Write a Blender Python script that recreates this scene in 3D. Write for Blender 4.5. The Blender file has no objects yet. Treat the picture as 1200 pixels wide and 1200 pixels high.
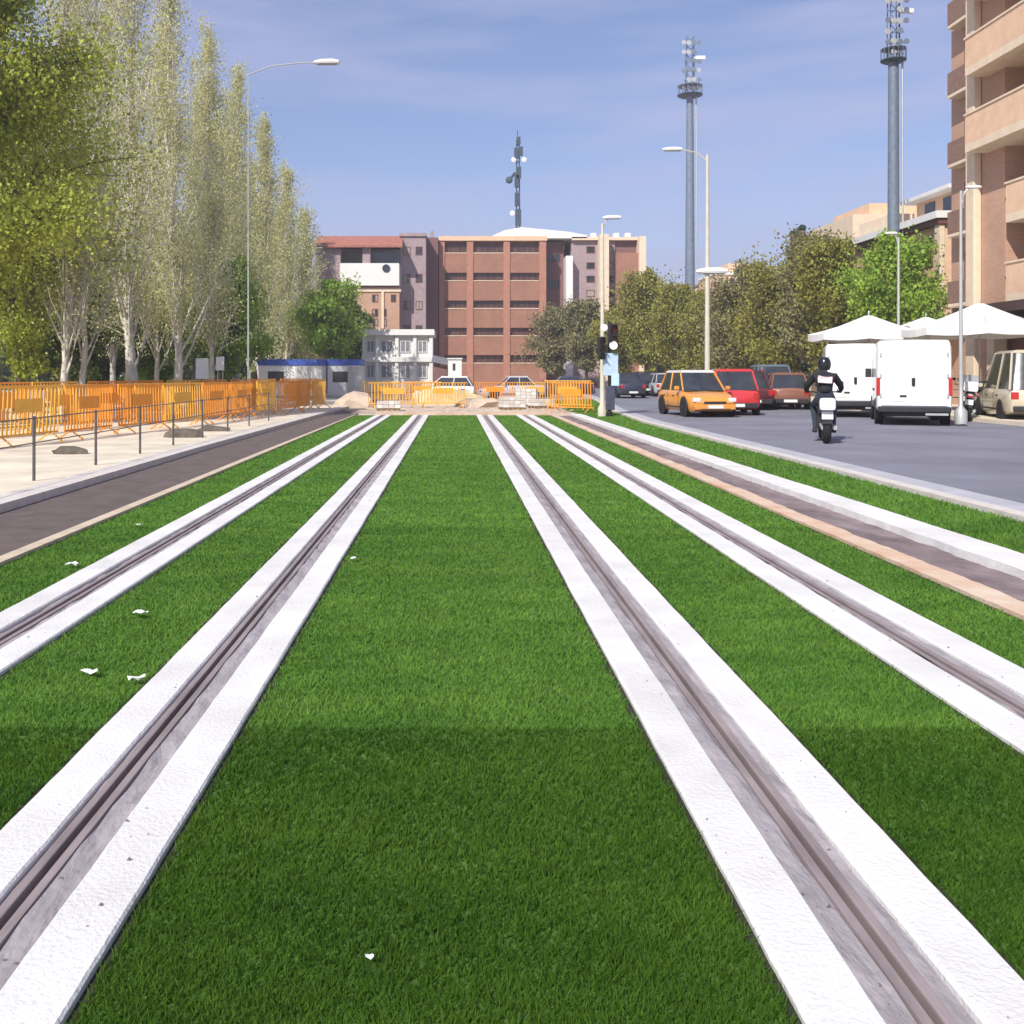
import bpy, bmesh, math, random
import numpy as np
from mathutils import Vector, Matrix

# ---------------------------------------------------------------- camera, sky, sun, exposure
S = bpy.context.scene
C = S.collection
F = 1150.0            # focal length in photo pixels (1200 wide)
CX, HY, EYE = 532.0, 438.0, 1.6
cd = bpy.data.cameras.new('camera'); cam = bpy.data.objects.new('camera', cd); C.objects.link(cam)
cam.location = (0, 0, EYE); cam.rotation_euler = (math.radians(90), 0, 0)
cd.sensor_width = 36; cd.lens = 36 * F / 1200
cd.shift_x = (600 - CX) / 1200; cd.shift_y = -(600 - HY) / 1200
cd.clip_start = .1; cd.clip_end = 4000
S.camera = cam

SUN_EL, SUN_AZ = 42, 211     # azimuth clockwise from +Y: behind the camera, to its left
w = bpy.data.worlds.new('World'); S.world = w; w.use_nodes = True
nt = w.node_tree; bg = nt.nodes['Background']
sky = nt.nodes.new('ShaderNodeTexSky'); sky.sky_type = 'NISHITA'; sky.sun_disc = False
sky.sun_elevation = math.radians(SUN_EL); sky.sun_rotation = math.radians(SUN_AZ)
sky.air_density = 1.0; sky.dust_density = .6; sky.ozone_density = 3
tc = nt.nodes.new('ShaderNodeTexCoord'); mp = nt.nodes.new('ShaderNodeMapping'); mp.inputs['Scale'].default_value = (1, 1, 7)
nz = nt.nodes.new('ShaderNodeTexNoise'); nz.inputs['Scale'].default_value = 2.2; nz.inputs['Detail'].default_value = 6; nz.inputs['Roughness'].default_value = .55
rp = nt.nodes.new('ShaderNodeValToRGB'); rp.color_ramp.elements[0].position = .40; rp.color_ramp.elements[1].position = .68
rp.color_ramp.elements[0].color = (.12, .12, .12, 1); rp.color_ramp.elements[1].color = (.85, .85, .85, 1)
mt = nt.nodes.new('ShaderNodeMix'); mt.data_type = 'RGBA'; mt.blend_type = 'MULTIPLY'; mt.inputs[0].default_value = 1
mt.inputs[7].default_value = (.97, .93, 1.06, 1)
mx = nt.nodes.new('ShaderNodeMix'); mx.data_type = 'RGBA'; mx.inputs[7].default_value = (3.9, 4.15, 6.1, 1)
nt.links.new(tc.outputs['Generated'], mp.inputs[0]); nt.links.new(mp.outputs[0], nz.inputs[0]); nt.links.new(nz.outputs[0], rp.inputs[0])
nt.links.new(sky.outputs[0], mt.inputs[6]); nt.links.new(mt.outputs[2], mx.inputs[6]); nt.links.new(rp.outputs[0], mx.inputs[0])
nt.links.new(mx.outputs[2], bg.inputs[0]); bg.inputs[1].default_value = .11
sl = bpy.data.lights.new('sun', 'SUN'); sl.energy = 4.5; sl.angle = math.radians(.5); sl.color = (1, .95, .87)
so = bpy.data.objects.new('sun', sl); C.objects.link(so)
az, el = math.radians(SUN_AZ), math.radians(SUN_EL)
sd = Vector((math.sin(az) * math.cos(el), math.cos(az) * math.cos(el), math.sin(el)))
so.rotation_euler = sd.to_track_quat('Z', 'Y').to_euler(); so.location = (0, 0, 60)
S.view_settings.view_transform = 'Standard'; S.view_settings.look = 'None'
S.view_settings.exposure = .3; S.view_settings.gamma = 1; S.view_settings.use_curve_mapping = False

R = math.radians
rnd = random.Random(7)

# ---------------------------------------------------------------- helpers
def XX(px, d): return (px - CX) * d / F
def ZZ(py, d): return EYE + (HY - py) * d / F

MATS = {}
def mat(name, col, rough=.8, var=.25, scale=6, bump=0, metal=0, col2=None, spec=.3, bscale=None, detail=5, island=0, stretch=None, trans=0, coat=0):
    if name in MATS: return MATS[name]
    m = bpy.data.materials.new(name); m.use_nodes = True; t = m.node_tree; b = t.nodes['Principled BSDF']
    b.inputs['Roughness'].default_value = rough; b.inputs['Metallic'].default_value = metal
    b.inputs['Specular IOR Level'].default_value = spec
    if coat: b.inputs['Coat Weight'].default_value = coat
    g = t.nodes.new('ShaderNodeTexCoord'); n = t.nodes.new('ShaderNodeTexNoise')
    n.inputs['Scale'].default_value = scale; n.inputs['Detail'].default_value = detail; n.inputs['Roughness'].default_value = .6
    src = g.outputs['Object']
    if stretch:
        mpp = t.nodes.new('ShaderNodeMapping'); mpp.inputs['Scale'].default_value = stretch; t.links.new(src, mpp.inputs[0]); src = mpp.outputs[0]
    t.links.new(src, n.inputs['Vector'])
    r = t.nodes.new('ShaderNodeValToRGB'); r.color_ramp.elements[0].position = .3; r.color_ramp.elements[1].position = .7
    c2 = col2 or tuple(min(1, c * (1 + var)) for c in col); c1 = col if col2 else tuple(c * (1 - var) for c in col)
    r.color_ramp.elements[0].color = (*c1, 1); r.color_ramp.elements[1].color = (*c2, 1)
    t.links.new(n.outputs[0], r.inputs[0]); out = r.outputs[0]
    if island:
        ge = t.nodes.new('ShaderNodeNewGeometry'); h = t.nodes.new('ShaderNodeHueSaturation'); mr = t.nodes.new('ShaderNodeMapRange')
        mr.inputs[3].default_value = 1 - island; mr.inputs[4].default_value = 1 + island
        t.links.new(ge.outputs['Random Per Island'], mr.inputs[0]); t.links.new(mr.outputs[0], h.inputs['Value']); t.links.new(out, h.inputs['Color'])
        mr2 = t.nodes.new('ShaderNodeMapRange'); mr2.inputs[3].default_value = .5 - island * .06; mr2.inputs[4].default_value = .5 + island * .06
        t.links.new(ge.outputs['Random Per Island'], mr2.inputs[0]); t.links.new(mr2.outputs[0], h.inputs['Hue']); out = h.outputs[0]
    t.links.new(out, b.inputs['Base Color'])
    if trans:
        tr = t.nodes.new('ShaderNodeBsdfTranslucent'); ms = t.nodes.new('ShaderNodeMixShader'); ms.inputs[0].default_value = trans
        t.links.new(out, tr.inputs[0]); t.links.new(b.outputs[0], ms.inputs[1]); t.links.new(tr.outputs[0], ms.inputs[2])
        t.links.new(ms.outputs[0], t.nodes['Material Output'].inputs[0])
    if bump:
        n2 = t.nodes.new('ShaderNodeTexNoise'); n2.inputs['Scale'].default_value = bscale or scale * 6; n2.inputs['Detail'].default_value = 6
        t.links.new(src, n2.inputs['Vector']); bm_ = t.nodes.new('ShaderNodeBump'); bm_.inputs['Strength'].default_value = bump; bm_.inputs['Distance'].default_value = .02
        t.links.new(n2.outputs[0], bm_.inputs['Height']); t.links.new(bm_.outputs[0], b.inputs['Normal'])
    MATS[name] = m; return m

def brick_mat(name, c1, c2, mortar, sc=1.0):
    m = bpy.data.materials.new(name); m.use_nodes = True; t = m.node_tree; b = t.nodes['Principled BSDF']; b.inputs['Roughness'].default_value = .9
    g = t.nodes.new('ShaderNodeTexCoord'); sp = t.nodes.new('ShaderNodeSeparateXYZ'); ad = t.nodes.new('ShaderNodeMath'); cb = t.nodes.new('ShaderNodeCombineXYZ')
    t.links.new(g.outputs['Object'], sp.inputs[0]); t.links.new(sp.outputs[0], ad.inputs[0]); t.links.new(sp.outputs[1], ad.inputs[1])
    t.links.new(ad.outputs[0], cb.inputs[0]); t.links.new(sp.outputs[2], cb.inputs[1])
    k = t.nodes.new('ShaderNodeTexBrick'); k.inputs['Scale'].default_value = sc; k.inputs['Brick Width'].default_value = .25; k.inputs['Row Height'].default_value = .075
    k.inputs['Mortar Size'].default_value = .012; k.inputs['Color1'].default_value = (*c1, 1); k.inputs['Color2'].default_value = (*c2, 1); k.inputs['Mortar'].default_value = (*mortar, 1)
    t.links.new(cb.outputs[0], k.inputs[0])
    n = t.nodes.new('ShaderNodeTexNoise'); n.inputs['Scale'].default_value = .6; n.inputs['Detail'].default_value = 5; t.links.new(g.outputs['Object'], n.inputs[0])
    mr = t.nodes.new('ShaderNodeMapRange'); mr.inputs[3].default_value = .7; mr.inputs[4].default_value = 1.25; t.links.new(n.outputs[0], mr.inputs[0])
    h = t.nodes.new('ShaderNodeHueSaturation'); t.links.new(mr.outputs[0], h.inputs['Value']); t.links.new(k.outputs[0], h.inputs['Color']); t.links.new(h.outputs[0], b.inputs[0])
    return m

class MB:
    """collects shapes, builds ONE mesh object"""
    def __init__(s): s.bm = bmesh.new()
    def box(s, x0, x1, y0, y1, z0, z1, bev=0, M=None):
        v = [s.bm.verts.new(p) for p in ((x0,y0,z0),(x1,y0,z0),(x1,y1,z0),(x0,y1,z0),(x0,y0,z1),(x1,y0,z1),(x1,y1,z1),(x0,y1,z1))]
        fs = [s.bm.faces.new([v[i] for i in q]) for q in ((0,3,2,1),(4,5,6,7),(0,1,5,4),(1,2,6,5),(2,3,7,6),(3,0,4,7))]
        if bev:
            es = list({e for f in fs for e in f.edges})
            r = bmesh.ops.bevel(s.bm, geom=es, offset=bev, segments=2, affect='EDGES', profile=.6); v = list({x for f in r['faces'] for x in f.verts} | {x for x in v if x.is_valid})
        if M is not None: bmesh.ops.transform(s.bm, matrix=M, verts=v)
        return s
    def tube(s, pts, rads, n=8, cap=True):
        pts = [Vector(p) for p in pts]
        if not hasattr(rads, '__len__'): rads = [rads] * len(pts)
        rings = []
        for i, p in enumerate(pts):
            d = (pts[min(i+1, len(pts)-1)] - pts[max(i-1, 0)]).normalized()
            a = d.cross(Vector((0,0,1)) if abs(d.z) < .95 else Vector((1,0,0))).normalized(); b = d.cross(a)
            rings.append([s.bm.verts.new(p + rads[i] * (a*math.cos(2*math.pi*k/n) + b*math.sin(2*math.pi*k/n))) for k in range(n)])
        for i in range(len(rings)-1):
            for k in range(n): s.bm.faces.new((rings[i][k], rings[i][(k+1)%n], rings[i+1][(k+1)%n], rings[i+1][k]))
        if cap: s.bm.faces.new(rings[0][::-1]); s.bm.faces.new(rings[-1])
        return s
    def lathe(s, prof, n=16, axis='Z', c=(0,0,0)):
        rings = []
        for r, z in prof:
            ring = []
            for k in range(n):
                a = 2*math.pi*k/n; p = (r*math.cos(a), r*math.sin(a), z)
                if axis == 'X': p = (z, r*math.cos(a), r*math.sin(a))
                if axis == 'Y': p = (r*math.sin(a), z, r*math.cos(a))
                ring.append(s.bm.verts.new((p[0]+c[0], p[1]+c[1], p[2]+c[2])))
            rings.append(ring)
        for i in range(len(rings)-1):
            for k in range(n): s.bm.faces.new((rings[i][k], rings[i][(k+1)%n], rings[i+1][(k+1)%n], rings[i+1][k]))
        s.bm.faces.new(rings[0][::-1]); s.bm.faces.new(rings[-1]); return s
    def loft(s, rings, cap=True):
        rr = [[s.bm.verts.new(p) for p in r] for r in rings]; n = len(rr[0])
        for i in range(len(rr)-1):
            for k in range(n): s.bm.faces.new((rr[i][k], rr[i][(k+1)%n], rr[i+1][(k+1)%n], rr[i+1][k]))
        if cap: s.bm.faces.new(rr[0][::-1]); s.bm.faces.new(rr[-1])
        return s
    def face(s, pts): s.bm.faces.new([s.bm.verts.new(p) for p in pts]); return s
    def build(s, name, m, parent=None, smooth=False, loc=None):
        bmesh.ops.recalc_face_normals(s.bm, faces=s.bm.faces)
        me = bpy.data.meshes.new(name); s.bm.to_mesh(me); s.bm.free()
        if smooth:
            for p in me.polygons: p.use_smooth = True
            try: me.set_sharp_from_angle(angle=R(38))
            except Exception: pass
        me.materials.append(m)
        o = bpy.data.objects.new(name, me); C.objects.link(o)
        if parent: o.parent = parent
        if loc: o.location = loc
        return o

def tag(o, label=None, cat=None, group=None, kind=None):
    if label: o['label'] = label
    if cat: o['category'] = cat
    if group: o['group'] = group
    if kind: o['kind'] = kind
    return o
def thing(name, label, cat, loc=(0,0,0), rz=0, group=None):
    o = bpy.data.objects.new(name, None); C.objects.link(o); o.location = loc; o.rotation_euler.z = rz; o.empty_display_size = .3
    return tag(o, label, cat, group)
def copy_tree(o, parent=None):
    c = o.copy(); C.objects.link(c); c.parent = parent
    for ch in list(o.children): copy_tree(ch, c)
    return c
def struct(o): o['kind'] = 'structure'; return o
ORD = ['first','second','third','fourth','fifth','sixth','seventh','eighth','ninth','tenth','eleventh','twelfth','thirteenth','fourteenth']

# ---------------------------------------------------------------- materials
M_lawn = mat('lawn_soil', (.07, .15, .025), .95, .3, 3)
M_conc = mat('white_concrete', (.70, .685, .655), .85, .13, 1.6, bump=.35, bscale=60, detail=9)
M_concold = mat('tan_concrete', (.58, .35, .22), .9, .26, 1.8, col2=(.70, .58, .45), bump=.4, bscale=50)
M_mortar = mat('grey_mortar', (.33, .30, .31), .9, .22, 9, bump=.7, bscale=40, stretch=(1, .35, 1))
M_rail = mat('rail_steel', (.29, .24, .235), .65, .25, 4, metal=.1, stretch=(3, .5, 1))
M_groove = mat('rail_groove', (.012, .008, .007), .9, .3, 8)
M_channel = mat('stained_channel', (.21, .165, .165), .9, .45, 2.2, bump=.6, bscale=30, stretch=(1, .5, 1))
M_asphalt = mat('path_asphalt', (.145, .115, .105), .95, .2, 3, bump=.6, bscale=150)
M_road = mat('road_asphalt', (.205, .205, .245), .9, .22, .35, bump=.5, bscale=120)
M_pave = mat('pale_paving', (.68, .60, .47), .9, .2, .9, bump=.3, bscale=40)
M_kerb = mat('kerb_stone', (.60, .55, .50), .9, .12, 5, bump=.3)
M_ground = mat('city_ground', (.36, .31, .27), .95, .15, .6, bump=.3)
M_sand = mat('site_sand', (.55, .44, .34), .98, .25, 1.2, bump=.8, bscale=9)
M_brick = brick_mat('red_brick', (.36, .14, .085), (.28, .105, .065), (.36, .24, .18))
M_brickd = brick_mat('dark_shaded_brick', (.22, .09, .08), (.17, .07, .065), (.22, .15, .14))  # dark brick; its tone also paints in the shade of recessed walls
M_brickl = brick_mat('tan_brick', (.54, .29, .18), (.47, .24, .15), (.50, .38, .29))
M_peach = mat('peach_render', (.74, .50, .33), .85, .1, 2, bump=.2)
M_cream = mat('cream_render', (.74, .60, .44), .85, .08, 2, bump=.2)
M_mauve = mat('mauve_render', (.35, .27, .28), .9, .15, 2)
M_white = mat('white_render', (.76, .75, .72), .8, .05, 2)
M_glass = mat('window_glass', (.035, .04, .05), .12, .4, 1.5, spec=.6)
M_frame = mat('window_frame', (.16, .075, .055), .6, .2, 5)
M_frameW = mat('white_frame', (.7, .7, .68), .6, .06, 5)
M_blind = mat('pale_blind', (.34, .30, .26), .5, .1, 3)
M_shut = mat('shutter', (.42, .33, .28), .8, .15, 4)
M_tile = mat('roof_tile', (.36, .14, .10), .9, .25, 3, bump=.6)
M_metal = mat('galvanised_metal', (.46, .47, .46), .5, .1, 4, metal=.3)
M_creampole = mat('cream_pole', (.58, .55, .45), .6, .1, 4)
M_mast = mat('blue_grey_mast', (.17, .21, .27), .6, .18, 2, metal=.2)
M_mastd = mat('dark_mast', (.05, .075, .10), .6, .25, 2)
M_black = mat('black_metal', (.02, .02, .022), .5, .3, 5)
M_rubber = mat('tyre_rubber', (.018, .018, .018), .85, .2, 10)
M_orange = mat('orange_paint', (.80, .30, .03), .6, .12, 3)
M_yellow = mat('yellow_paint', (.80, .42, .06), .6, .12, 3)
M_lampw = mat('lamp_white', (.8, .8, .8), .4, .03, 5)
M_canvas = mat('white_canvas', (.78, .77, .74), .8, .05, 1.5)
M_bark = mat('brown_bark', (.16, .125, .09), .95, .35, 5, bump=1, stretch=(3, 3, .6))
M_barkp = mat('pale_bark', (.56, .52, .45), .9, .3, 3, bump=.7, stretch=(2, 2, .8))
M_skin = mat('skin', (.5, .3, .22), .6, .08, 6)

# ---------------------------------------------------------------- ground, lawns, paths, road
def slab(name, rows, z0, z1, m, smooth=False, parent=None):
    """rows: (Y, xa, xb); closed slab following them"""
    mb = MB(); mb.loft([[(a, y, z0), (b, y, z0), (b, y, z1), (a, y, z1)] for y, a, b in rows]); return mb.build(name, m, parent)
def straight(a, b, y0=-6, y1=37.5, step=3):
    n = max(1, int((y1 - y0) / step)); return [(y0 + (y1 - y0) * i / n, a, b) for i in range(n + 1)]

gm = MB(); gm.face([(-1500, -60, -.06), (1500, -60, -.06), (1500, 2600, -.06), (-1500, 2600, -.06)]); struct(gm.build('ground', M_ground))
def wob(y, s): return .012 * math.sin(y * 1.9 + s) + .008 * math.sin(y * 5.3 + 2 * s)
def wstrip(a, b, s): return [(y, a + wob(y, s), b + wob(y, s + 2)) for y, _, _ in straight(a, b, step=.5)]

lawns = [(-3.72, -3.015), (-2.345, -1.595), (-.915, .815), (1.505, 2.335), (3.055, 3.625)]
struct(slab('soil_bed', straight(-3.75, 4.86), -.05, -.012, mat('dark_soil', (.035, .035, .022), .98, .3, 4)))
for i, (a, b) in enumerate(lawns): struct(slab('lawn', straight(a, b), -.011, .012, M_lawn))

for a in (-3.015, -2.38, -1.595, -.95, .815, 1.47, 2.335, 3.02, 3.625): struct(slab('soil_seam', straight(a, a + .035), -.012, .014, mat('dark_soil', (.035, .035, .022))))
def kerb_x(y):
    pts = [(-10, 5.75), (30, 5.75), (40, 6.3), (52, 7.6), (75, 9.5), (160, 14)]
    for (ya, a), (yb, b) in zip(pts, pts[1:]):
        if y <= yb: return a + (b - a) * (y - ya) / (yb - ya)
    return 14
vr = [(y, 4.84, kerb_x(y) - .02) for y in [-6] + list(range(0, 60, 2))]
mb = MB()
mb.loft([[(a, y, -.02), (b, y, -.02), (b, y, .10), ((a + b) / 2, y, .05), (a, y, .012)] for y, a, b in vr]); struct(mb.build('verge', M_lawn))
YS = [-20, 0, 10, 20, 30, 35, 40, 46, 52, 60, 75, 100, 160]
struct(slab('kerb', [(y, kerb_x(y), kerb_x(y) + .2) for y in YS], -.05, .16, M_kerb))
struct(slab('gutter', [(y, kerb_x(y) + .2, kerb_x(y) + .62) for y in YS], -.05, .149, mat('gutter_concrete', (.42, .42, .45), .9, .12, 3, bump=.3)))
struct(slab('road', [(y, kerb_x(y) + .62, 15.8) for y in YS[:-1]] + [(160, 14.62, 20)], -.05, .145, M_road))
struct(slab('pavement', [(y, 15.8, 60) for y in (-20, 100)], -.05, .26, M_pave))
# left side: kerb, asphalt path, raised pale pavement
struct(slab('kerb', [(y, -3.86 + .1 * max(0, (y - 20) / 20), -3.73 + .0 * y) for y in (-6, 20, 37.5)], -.05, .05, mat('beige_kerb', (.56, .46, .34), .9, .15, 4, bump=.3)))
lx = [(-20, -5.2), (0, -5.2), (20, -5.2), (32, -5.05), (44, -4.9), (60, -4.8)]
struct(slab('cycle_path', [(y, a, -3.87 + .1 * max(0, min(1, (y - 20) / 20))) for y, a in lx], -.05, .004, M_asphalt))
struct(slab('kerb', [(y, a - .4, a) for y, a in lx], -.05, .105, M_kerb))
struct(slab('pavement', [(y, -60, a - .4) for y, a in lx], -.05, .085, M_pave))
mb = MB(); rg = random.Random(3)
nx, ny = 60, 50; vs = {}
for i in range(nx + 1):
    for j in range(ny + 1):
        x, y = -4.6 + 10.6 * i / nx, 37.7 + 24 * j / ny
        e = min(i, nx - i, j, ny - j) / 5; vs[i, j] = mb.bm.verts.new((x, y, -.03 + min(1, e) * (.03 + .09 * rg.random() * rg.random())))
for i in range(nx):
    for j in range(ny): mb.bm.faces.new((vs[i, j], vs[i+1, j], vs[i+1, j+1], vs[i, j+1]))
struct(mb.build('site_ground', M_sand))

# ---------------------------------------------------------------- tram track beams
def jag(a, amp, s, y0=-6, y1=37.5, step=.08):
    """ragged edge positions"""
    r = random.Random(s); ys = np.arange(y0, y1, step); v = 0; out = []
    for y in ys:
        v = v * .8 + r.uniform(-amp, amp) * .5; out.append((float(y), a + v))
    return out
def track_beam(label, x0, x1, c0, c1, rx, side, seed, white=M_conc):
    t = thing('rail_beam', label, 'tram rail', (0, 0, 0), 0, 'tram rails set in concrete')
    for (a, b, s) in ((x0, c0, 1), (c1, x1, 2)):
        ea = jag(a, .0035, seed + s); eb = jag(b, .003, seed + s + 50)
        mb = MB(); mb.loft([[(p[1], p[0], -.05), (q[1], p[0], -.05), (q[1], p[0], .032), (q[1] - .008, p[0], .040), (p[1] + .012, p[0], .040), (p[1], p[0], .028)] for p, q in zip(ea, eb)])
        mb.build('concrete_strip', white, t)
    # mortar bed in the trough, broken around the rail
    def xs(y, k): return .006 * math.sin(y * 3.1 + k + seed)
    rows = np.arange(-6, 37.5, .15); r = random.Random(seed + 9); mb = MB(); ring = []
    for y in rows:
        ring.append([(c0 - .03, y, -.05), (rx - .045, y, -.05), (rx - .045, y, .006 + r.uniform(0, .012)), ((c0 + rx) / 2, y, .006 + r.uniform(0, .02)), (c0 - .03, y, .008 + r.uniform(0, .012))])
    mb.loft(ring); mb.build('mortar_bed', M_mortar, t)
    mb = MB(); ring = []
    for y in rows:
        ring.append([(rx + .045, y, -.05), (c1 + .03, y, -.05), (c1 + .03, y, .008 + r.uniform(0, .012)), ((c1 + rx) / 2 + .02, y, .006 + r.uniform(0, .02)), (rx + .045, y, .006 + r.uniform(0, .012))])
    mb.loft(ring); mb.build('mortar_bed', M_mortar, t)
    mb = MB(); mb.box(rx - .044, rx + .044, -6, 37.5, -.055, -.045); mb.build('rail_groove', M_groove, t)
    h0, h1 = (rx - .043, rx - .010) if side < 0 else (rx + .010, rx + .043)     # running head on one side, check lip on the other
    mb = MB(); mb.box(h0, h1, -6, 37.5, -.044, .028, bev=.006); l0 = rx + .014 if side < 0 else rx - .043
    mb.box(l0, l0 + .029, -6, 37.5, -.044, .022); mb.build('rail', M_rail, t)
    return t
track_beam('leftmost tram rail in its pair of white concrete strips', -2.98, -2.38, -2.77, -2.58, -2.69, -1, 11)
track_beam('tram rail and white strips on the left of the wide central lawn', -1.56, -.95, -1.355, -1.155, -1.30, -1, 23)
track_beam('tram rail and white strips on the right of the wide central lawn', .85, 1.47, 1.045, 1.275, 1.18, 1, 31)
track_beam('rightmost tram rail, its strips next to the narrow right lawn', 2.37, 3.02, 2.58, 2.79, 2.67, 1, 47)
# broad stained channel with white strip (right edge)
t = thing('drain_channel', 'broad stained drainage channel between a tan strip and a white strip beside the road verge', 'drain')
e = jag(3.68, .008, 5); e2 = jag(3.92, .025, 6)
mb = MB(); mb.loft([[(p[1], p[0], -.05), (q[1], p[0], -.05), (q[1], p[0], .03), (p[1], p[0], .035)] for p, q in zip(e, e2)]); mb.build('tan_strip', M_concold, t)
e = jag(4.4, .012, 7); e2 = jag(4.82, .012, 8)
mb = MB(); mb.loft([[(p[1], p[0], -.05), (q[1], p[0], -.05), (q[1], p[0], .075), (p[1], p[0], .08)] for p, q in zip(e, e2)]); mb.build('concrete_strip', M_conc, t)
r = random.Random(4); mb = MB()
mb.loft([[(3.88, y, -.05), (4.42, y, -.05), (4.42, y, .0 + r.uniform(0, .015)), (4.3, y, -.01 + r.uniform(0, .02)), (4.12, y, -.01 + r.uniform(0, .02)), (3.88, y, .005 + r.uniform(0, .015))] for y in np.arange(-6, 37.5, .15)])
mb.build('channel_floor', M_channel, t)

rc = np.random.default_rng(77); P = []
for (c0, c1, rx) in ((-2.77, -2.58, -2.69), (-1.355, -1.155, -1.30), (1.045, 1.275, 1.18), (2.58, 2.79, 2.67), (3.75, 4.4, 9)):
    n_ = 260; y_ = 2 + 22 * rc.random(n_) ** 1.6; x_ = np.where(rc.random(n_) < .6, c0 + (c1 - c0) * rc.random(n_), (c0 + c1) / 2 + rc.normal(0, .16, n_)); x_ = np.clip(x_, c0 - .16, c1 + .12)
    for a, b in zip(x_, y_):
        if abs(a - rx) > .055: P.append((a, b, .014 if c0 < a < c1 and rx != 9 else .042 if rx != 9 else .02))
P = np.array(P); N = len(P); sz = .003 + .006 * rc.random((N, 1)) ** 3
T = np.array([(-1, -.7, 0), (1, -.6, 0), (.1, 1, 0), (0, 0, .9)]); V = P[:, None, :] + sz[:, None, :] * (T[None] + rc.normal(0, .25, (N, 4, 3)))
FCr = (np.arange(N)[:, None, None] * 4 + np.array([(0, 1, 3), (1, 2, 3), (2, 0, 3)])[None]).reshape(-1, 3)
M_crumb = mat('mortar_crumb', (.22, .18, .16), .95, .5, 9)

# ---------------------------------------------------------------- grass blades (real geometry, thinning with distance)
def quick_mesh(name, V, FC, m, parent=None, kind=None):
    me = bpy.data.meshes.new(name); n, k = FC.shape
    me.vertices.add(len(V)); me.vertices.foreach_set('co', V.astype(np.float32).ravel())
    me.loops.add(n * k); me.loops.foreach_set('vertex_index', FC.astype(np.int32).ravel())
    me.polygons.add(n); me.polygons.foreach_set('loop_start', np.arange(0, n * k, k, dtype=np.int32))
    me.update(calc_edges=True); me.materials.append(m)
    o = bpy.data.objects.new(name, me); C.objects.link(o)
    if parent: o.parent = parent
    if kind: o['kind'] = kind
    return o
quick_mesh('mortar_crumbs', V.reshape(-1, 3), FCr, M_crumb, kind='stuff')
def grass_mat():
    m = bpy.data.materials.new('grass_blades'); m.use_nodes = True; t = m.node_tree; b = t.nodes['Principled BSDF']; b.inputs['Roughness'].default_value = .75; b.inputs['Specular IOR Level'].default_value = .15
    g = t.nodes.new('ShaderNodeTexCoord'); n = t.nodes.new('ShaderNodeTexNoise'); n.inputs['Scale'].default_value = .9; n.inputs['Detail'].default_value = 7; n.inputs['Roughness'].default_value = .7
    mp = t.nodes.new('ShaderNodeMapping'); mp.inputs['Scale'].default_value = (1, 2.2, 1); t.links.new(g.outputs['Object'], mp.inputs[0]); t.links.new(mp.outputs[0], n.inputs[0])
    r = t.nodes.new('ShaderNodeValToRGB'); r.color_ramp.elements[0].position = .34; r.color_ramp.elements[1].position = .66
    r.color_ramp.elements[0].color = (.105, .26, .034, 1); r.color_ramp.elements[1].color = (.215, .40, .06, 1); t.links.new(n.outputs[0], r.inputs[0])
    # tone steps along the track: darkest nearest the camera, then flat bands
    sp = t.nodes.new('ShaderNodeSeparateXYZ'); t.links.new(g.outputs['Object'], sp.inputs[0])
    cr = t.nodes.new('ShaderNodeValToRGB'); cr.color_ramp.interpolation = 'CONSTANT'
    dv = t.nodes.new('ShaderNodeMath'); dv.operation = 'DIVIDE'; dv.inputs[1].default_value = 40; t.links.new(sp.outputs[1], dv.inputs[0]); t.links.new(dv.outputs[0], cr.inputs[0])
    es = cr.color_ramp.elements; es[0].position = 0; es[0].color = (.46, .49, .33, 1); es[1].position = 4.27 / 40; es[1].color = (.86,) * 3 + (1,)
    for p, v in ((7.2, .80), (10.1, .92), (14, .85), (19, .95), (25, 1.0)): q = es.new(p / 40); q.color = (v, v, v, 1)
    mu = t.nodes.new('ShaderNodeMix'); mu.data_type = 'RGBA'; mu.blend_type = 'MULTIPLY'; mu.inputs[0].default_value = 1
    t.links.new(r.outputs[0], mu.inputs[6]); t.links.new(cr.outputs[0], mu.inputs[7])
    ge = t.nodes.new('ShaderNodeNewGeometry'); mr = t.nodes.new('ShaderNodeMapRange'); mr.inputs[3].default_value = .86; mr.inputs[4].default_value = 1.14; t.links.new(ge.outputs['Random Per Island'], mr.inputs[0])
    h = t.nodes.new('ShaderNodeHueSaturation'); t.links.new(mr.outputs[0], h.inputs['Value']); t.links.new(mu.outputs[2], h.inputs['Color'])
    t.links.new(h.outputs[0], b.inputs[0])
    tr = t.nodes.new('ShaderNodeBsdfTranslucent'); ms = t.nodes.new('ShaderNodeMixShader'); ms.inputs[0].default_value = .4
    t.links.new(h.outputs[0], tr.inputs[0]); t.links.new(b.outputs[0], ms.inputs[1]); t.links.new(tr.outputs[0], ms.inputs[2]); t.links.new(ms.outputs[0], t.nodes['Material Output'].inputs[0])
    return m
M_grass = grass_mat()
rng = np.random.default_rng(5)
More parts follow.
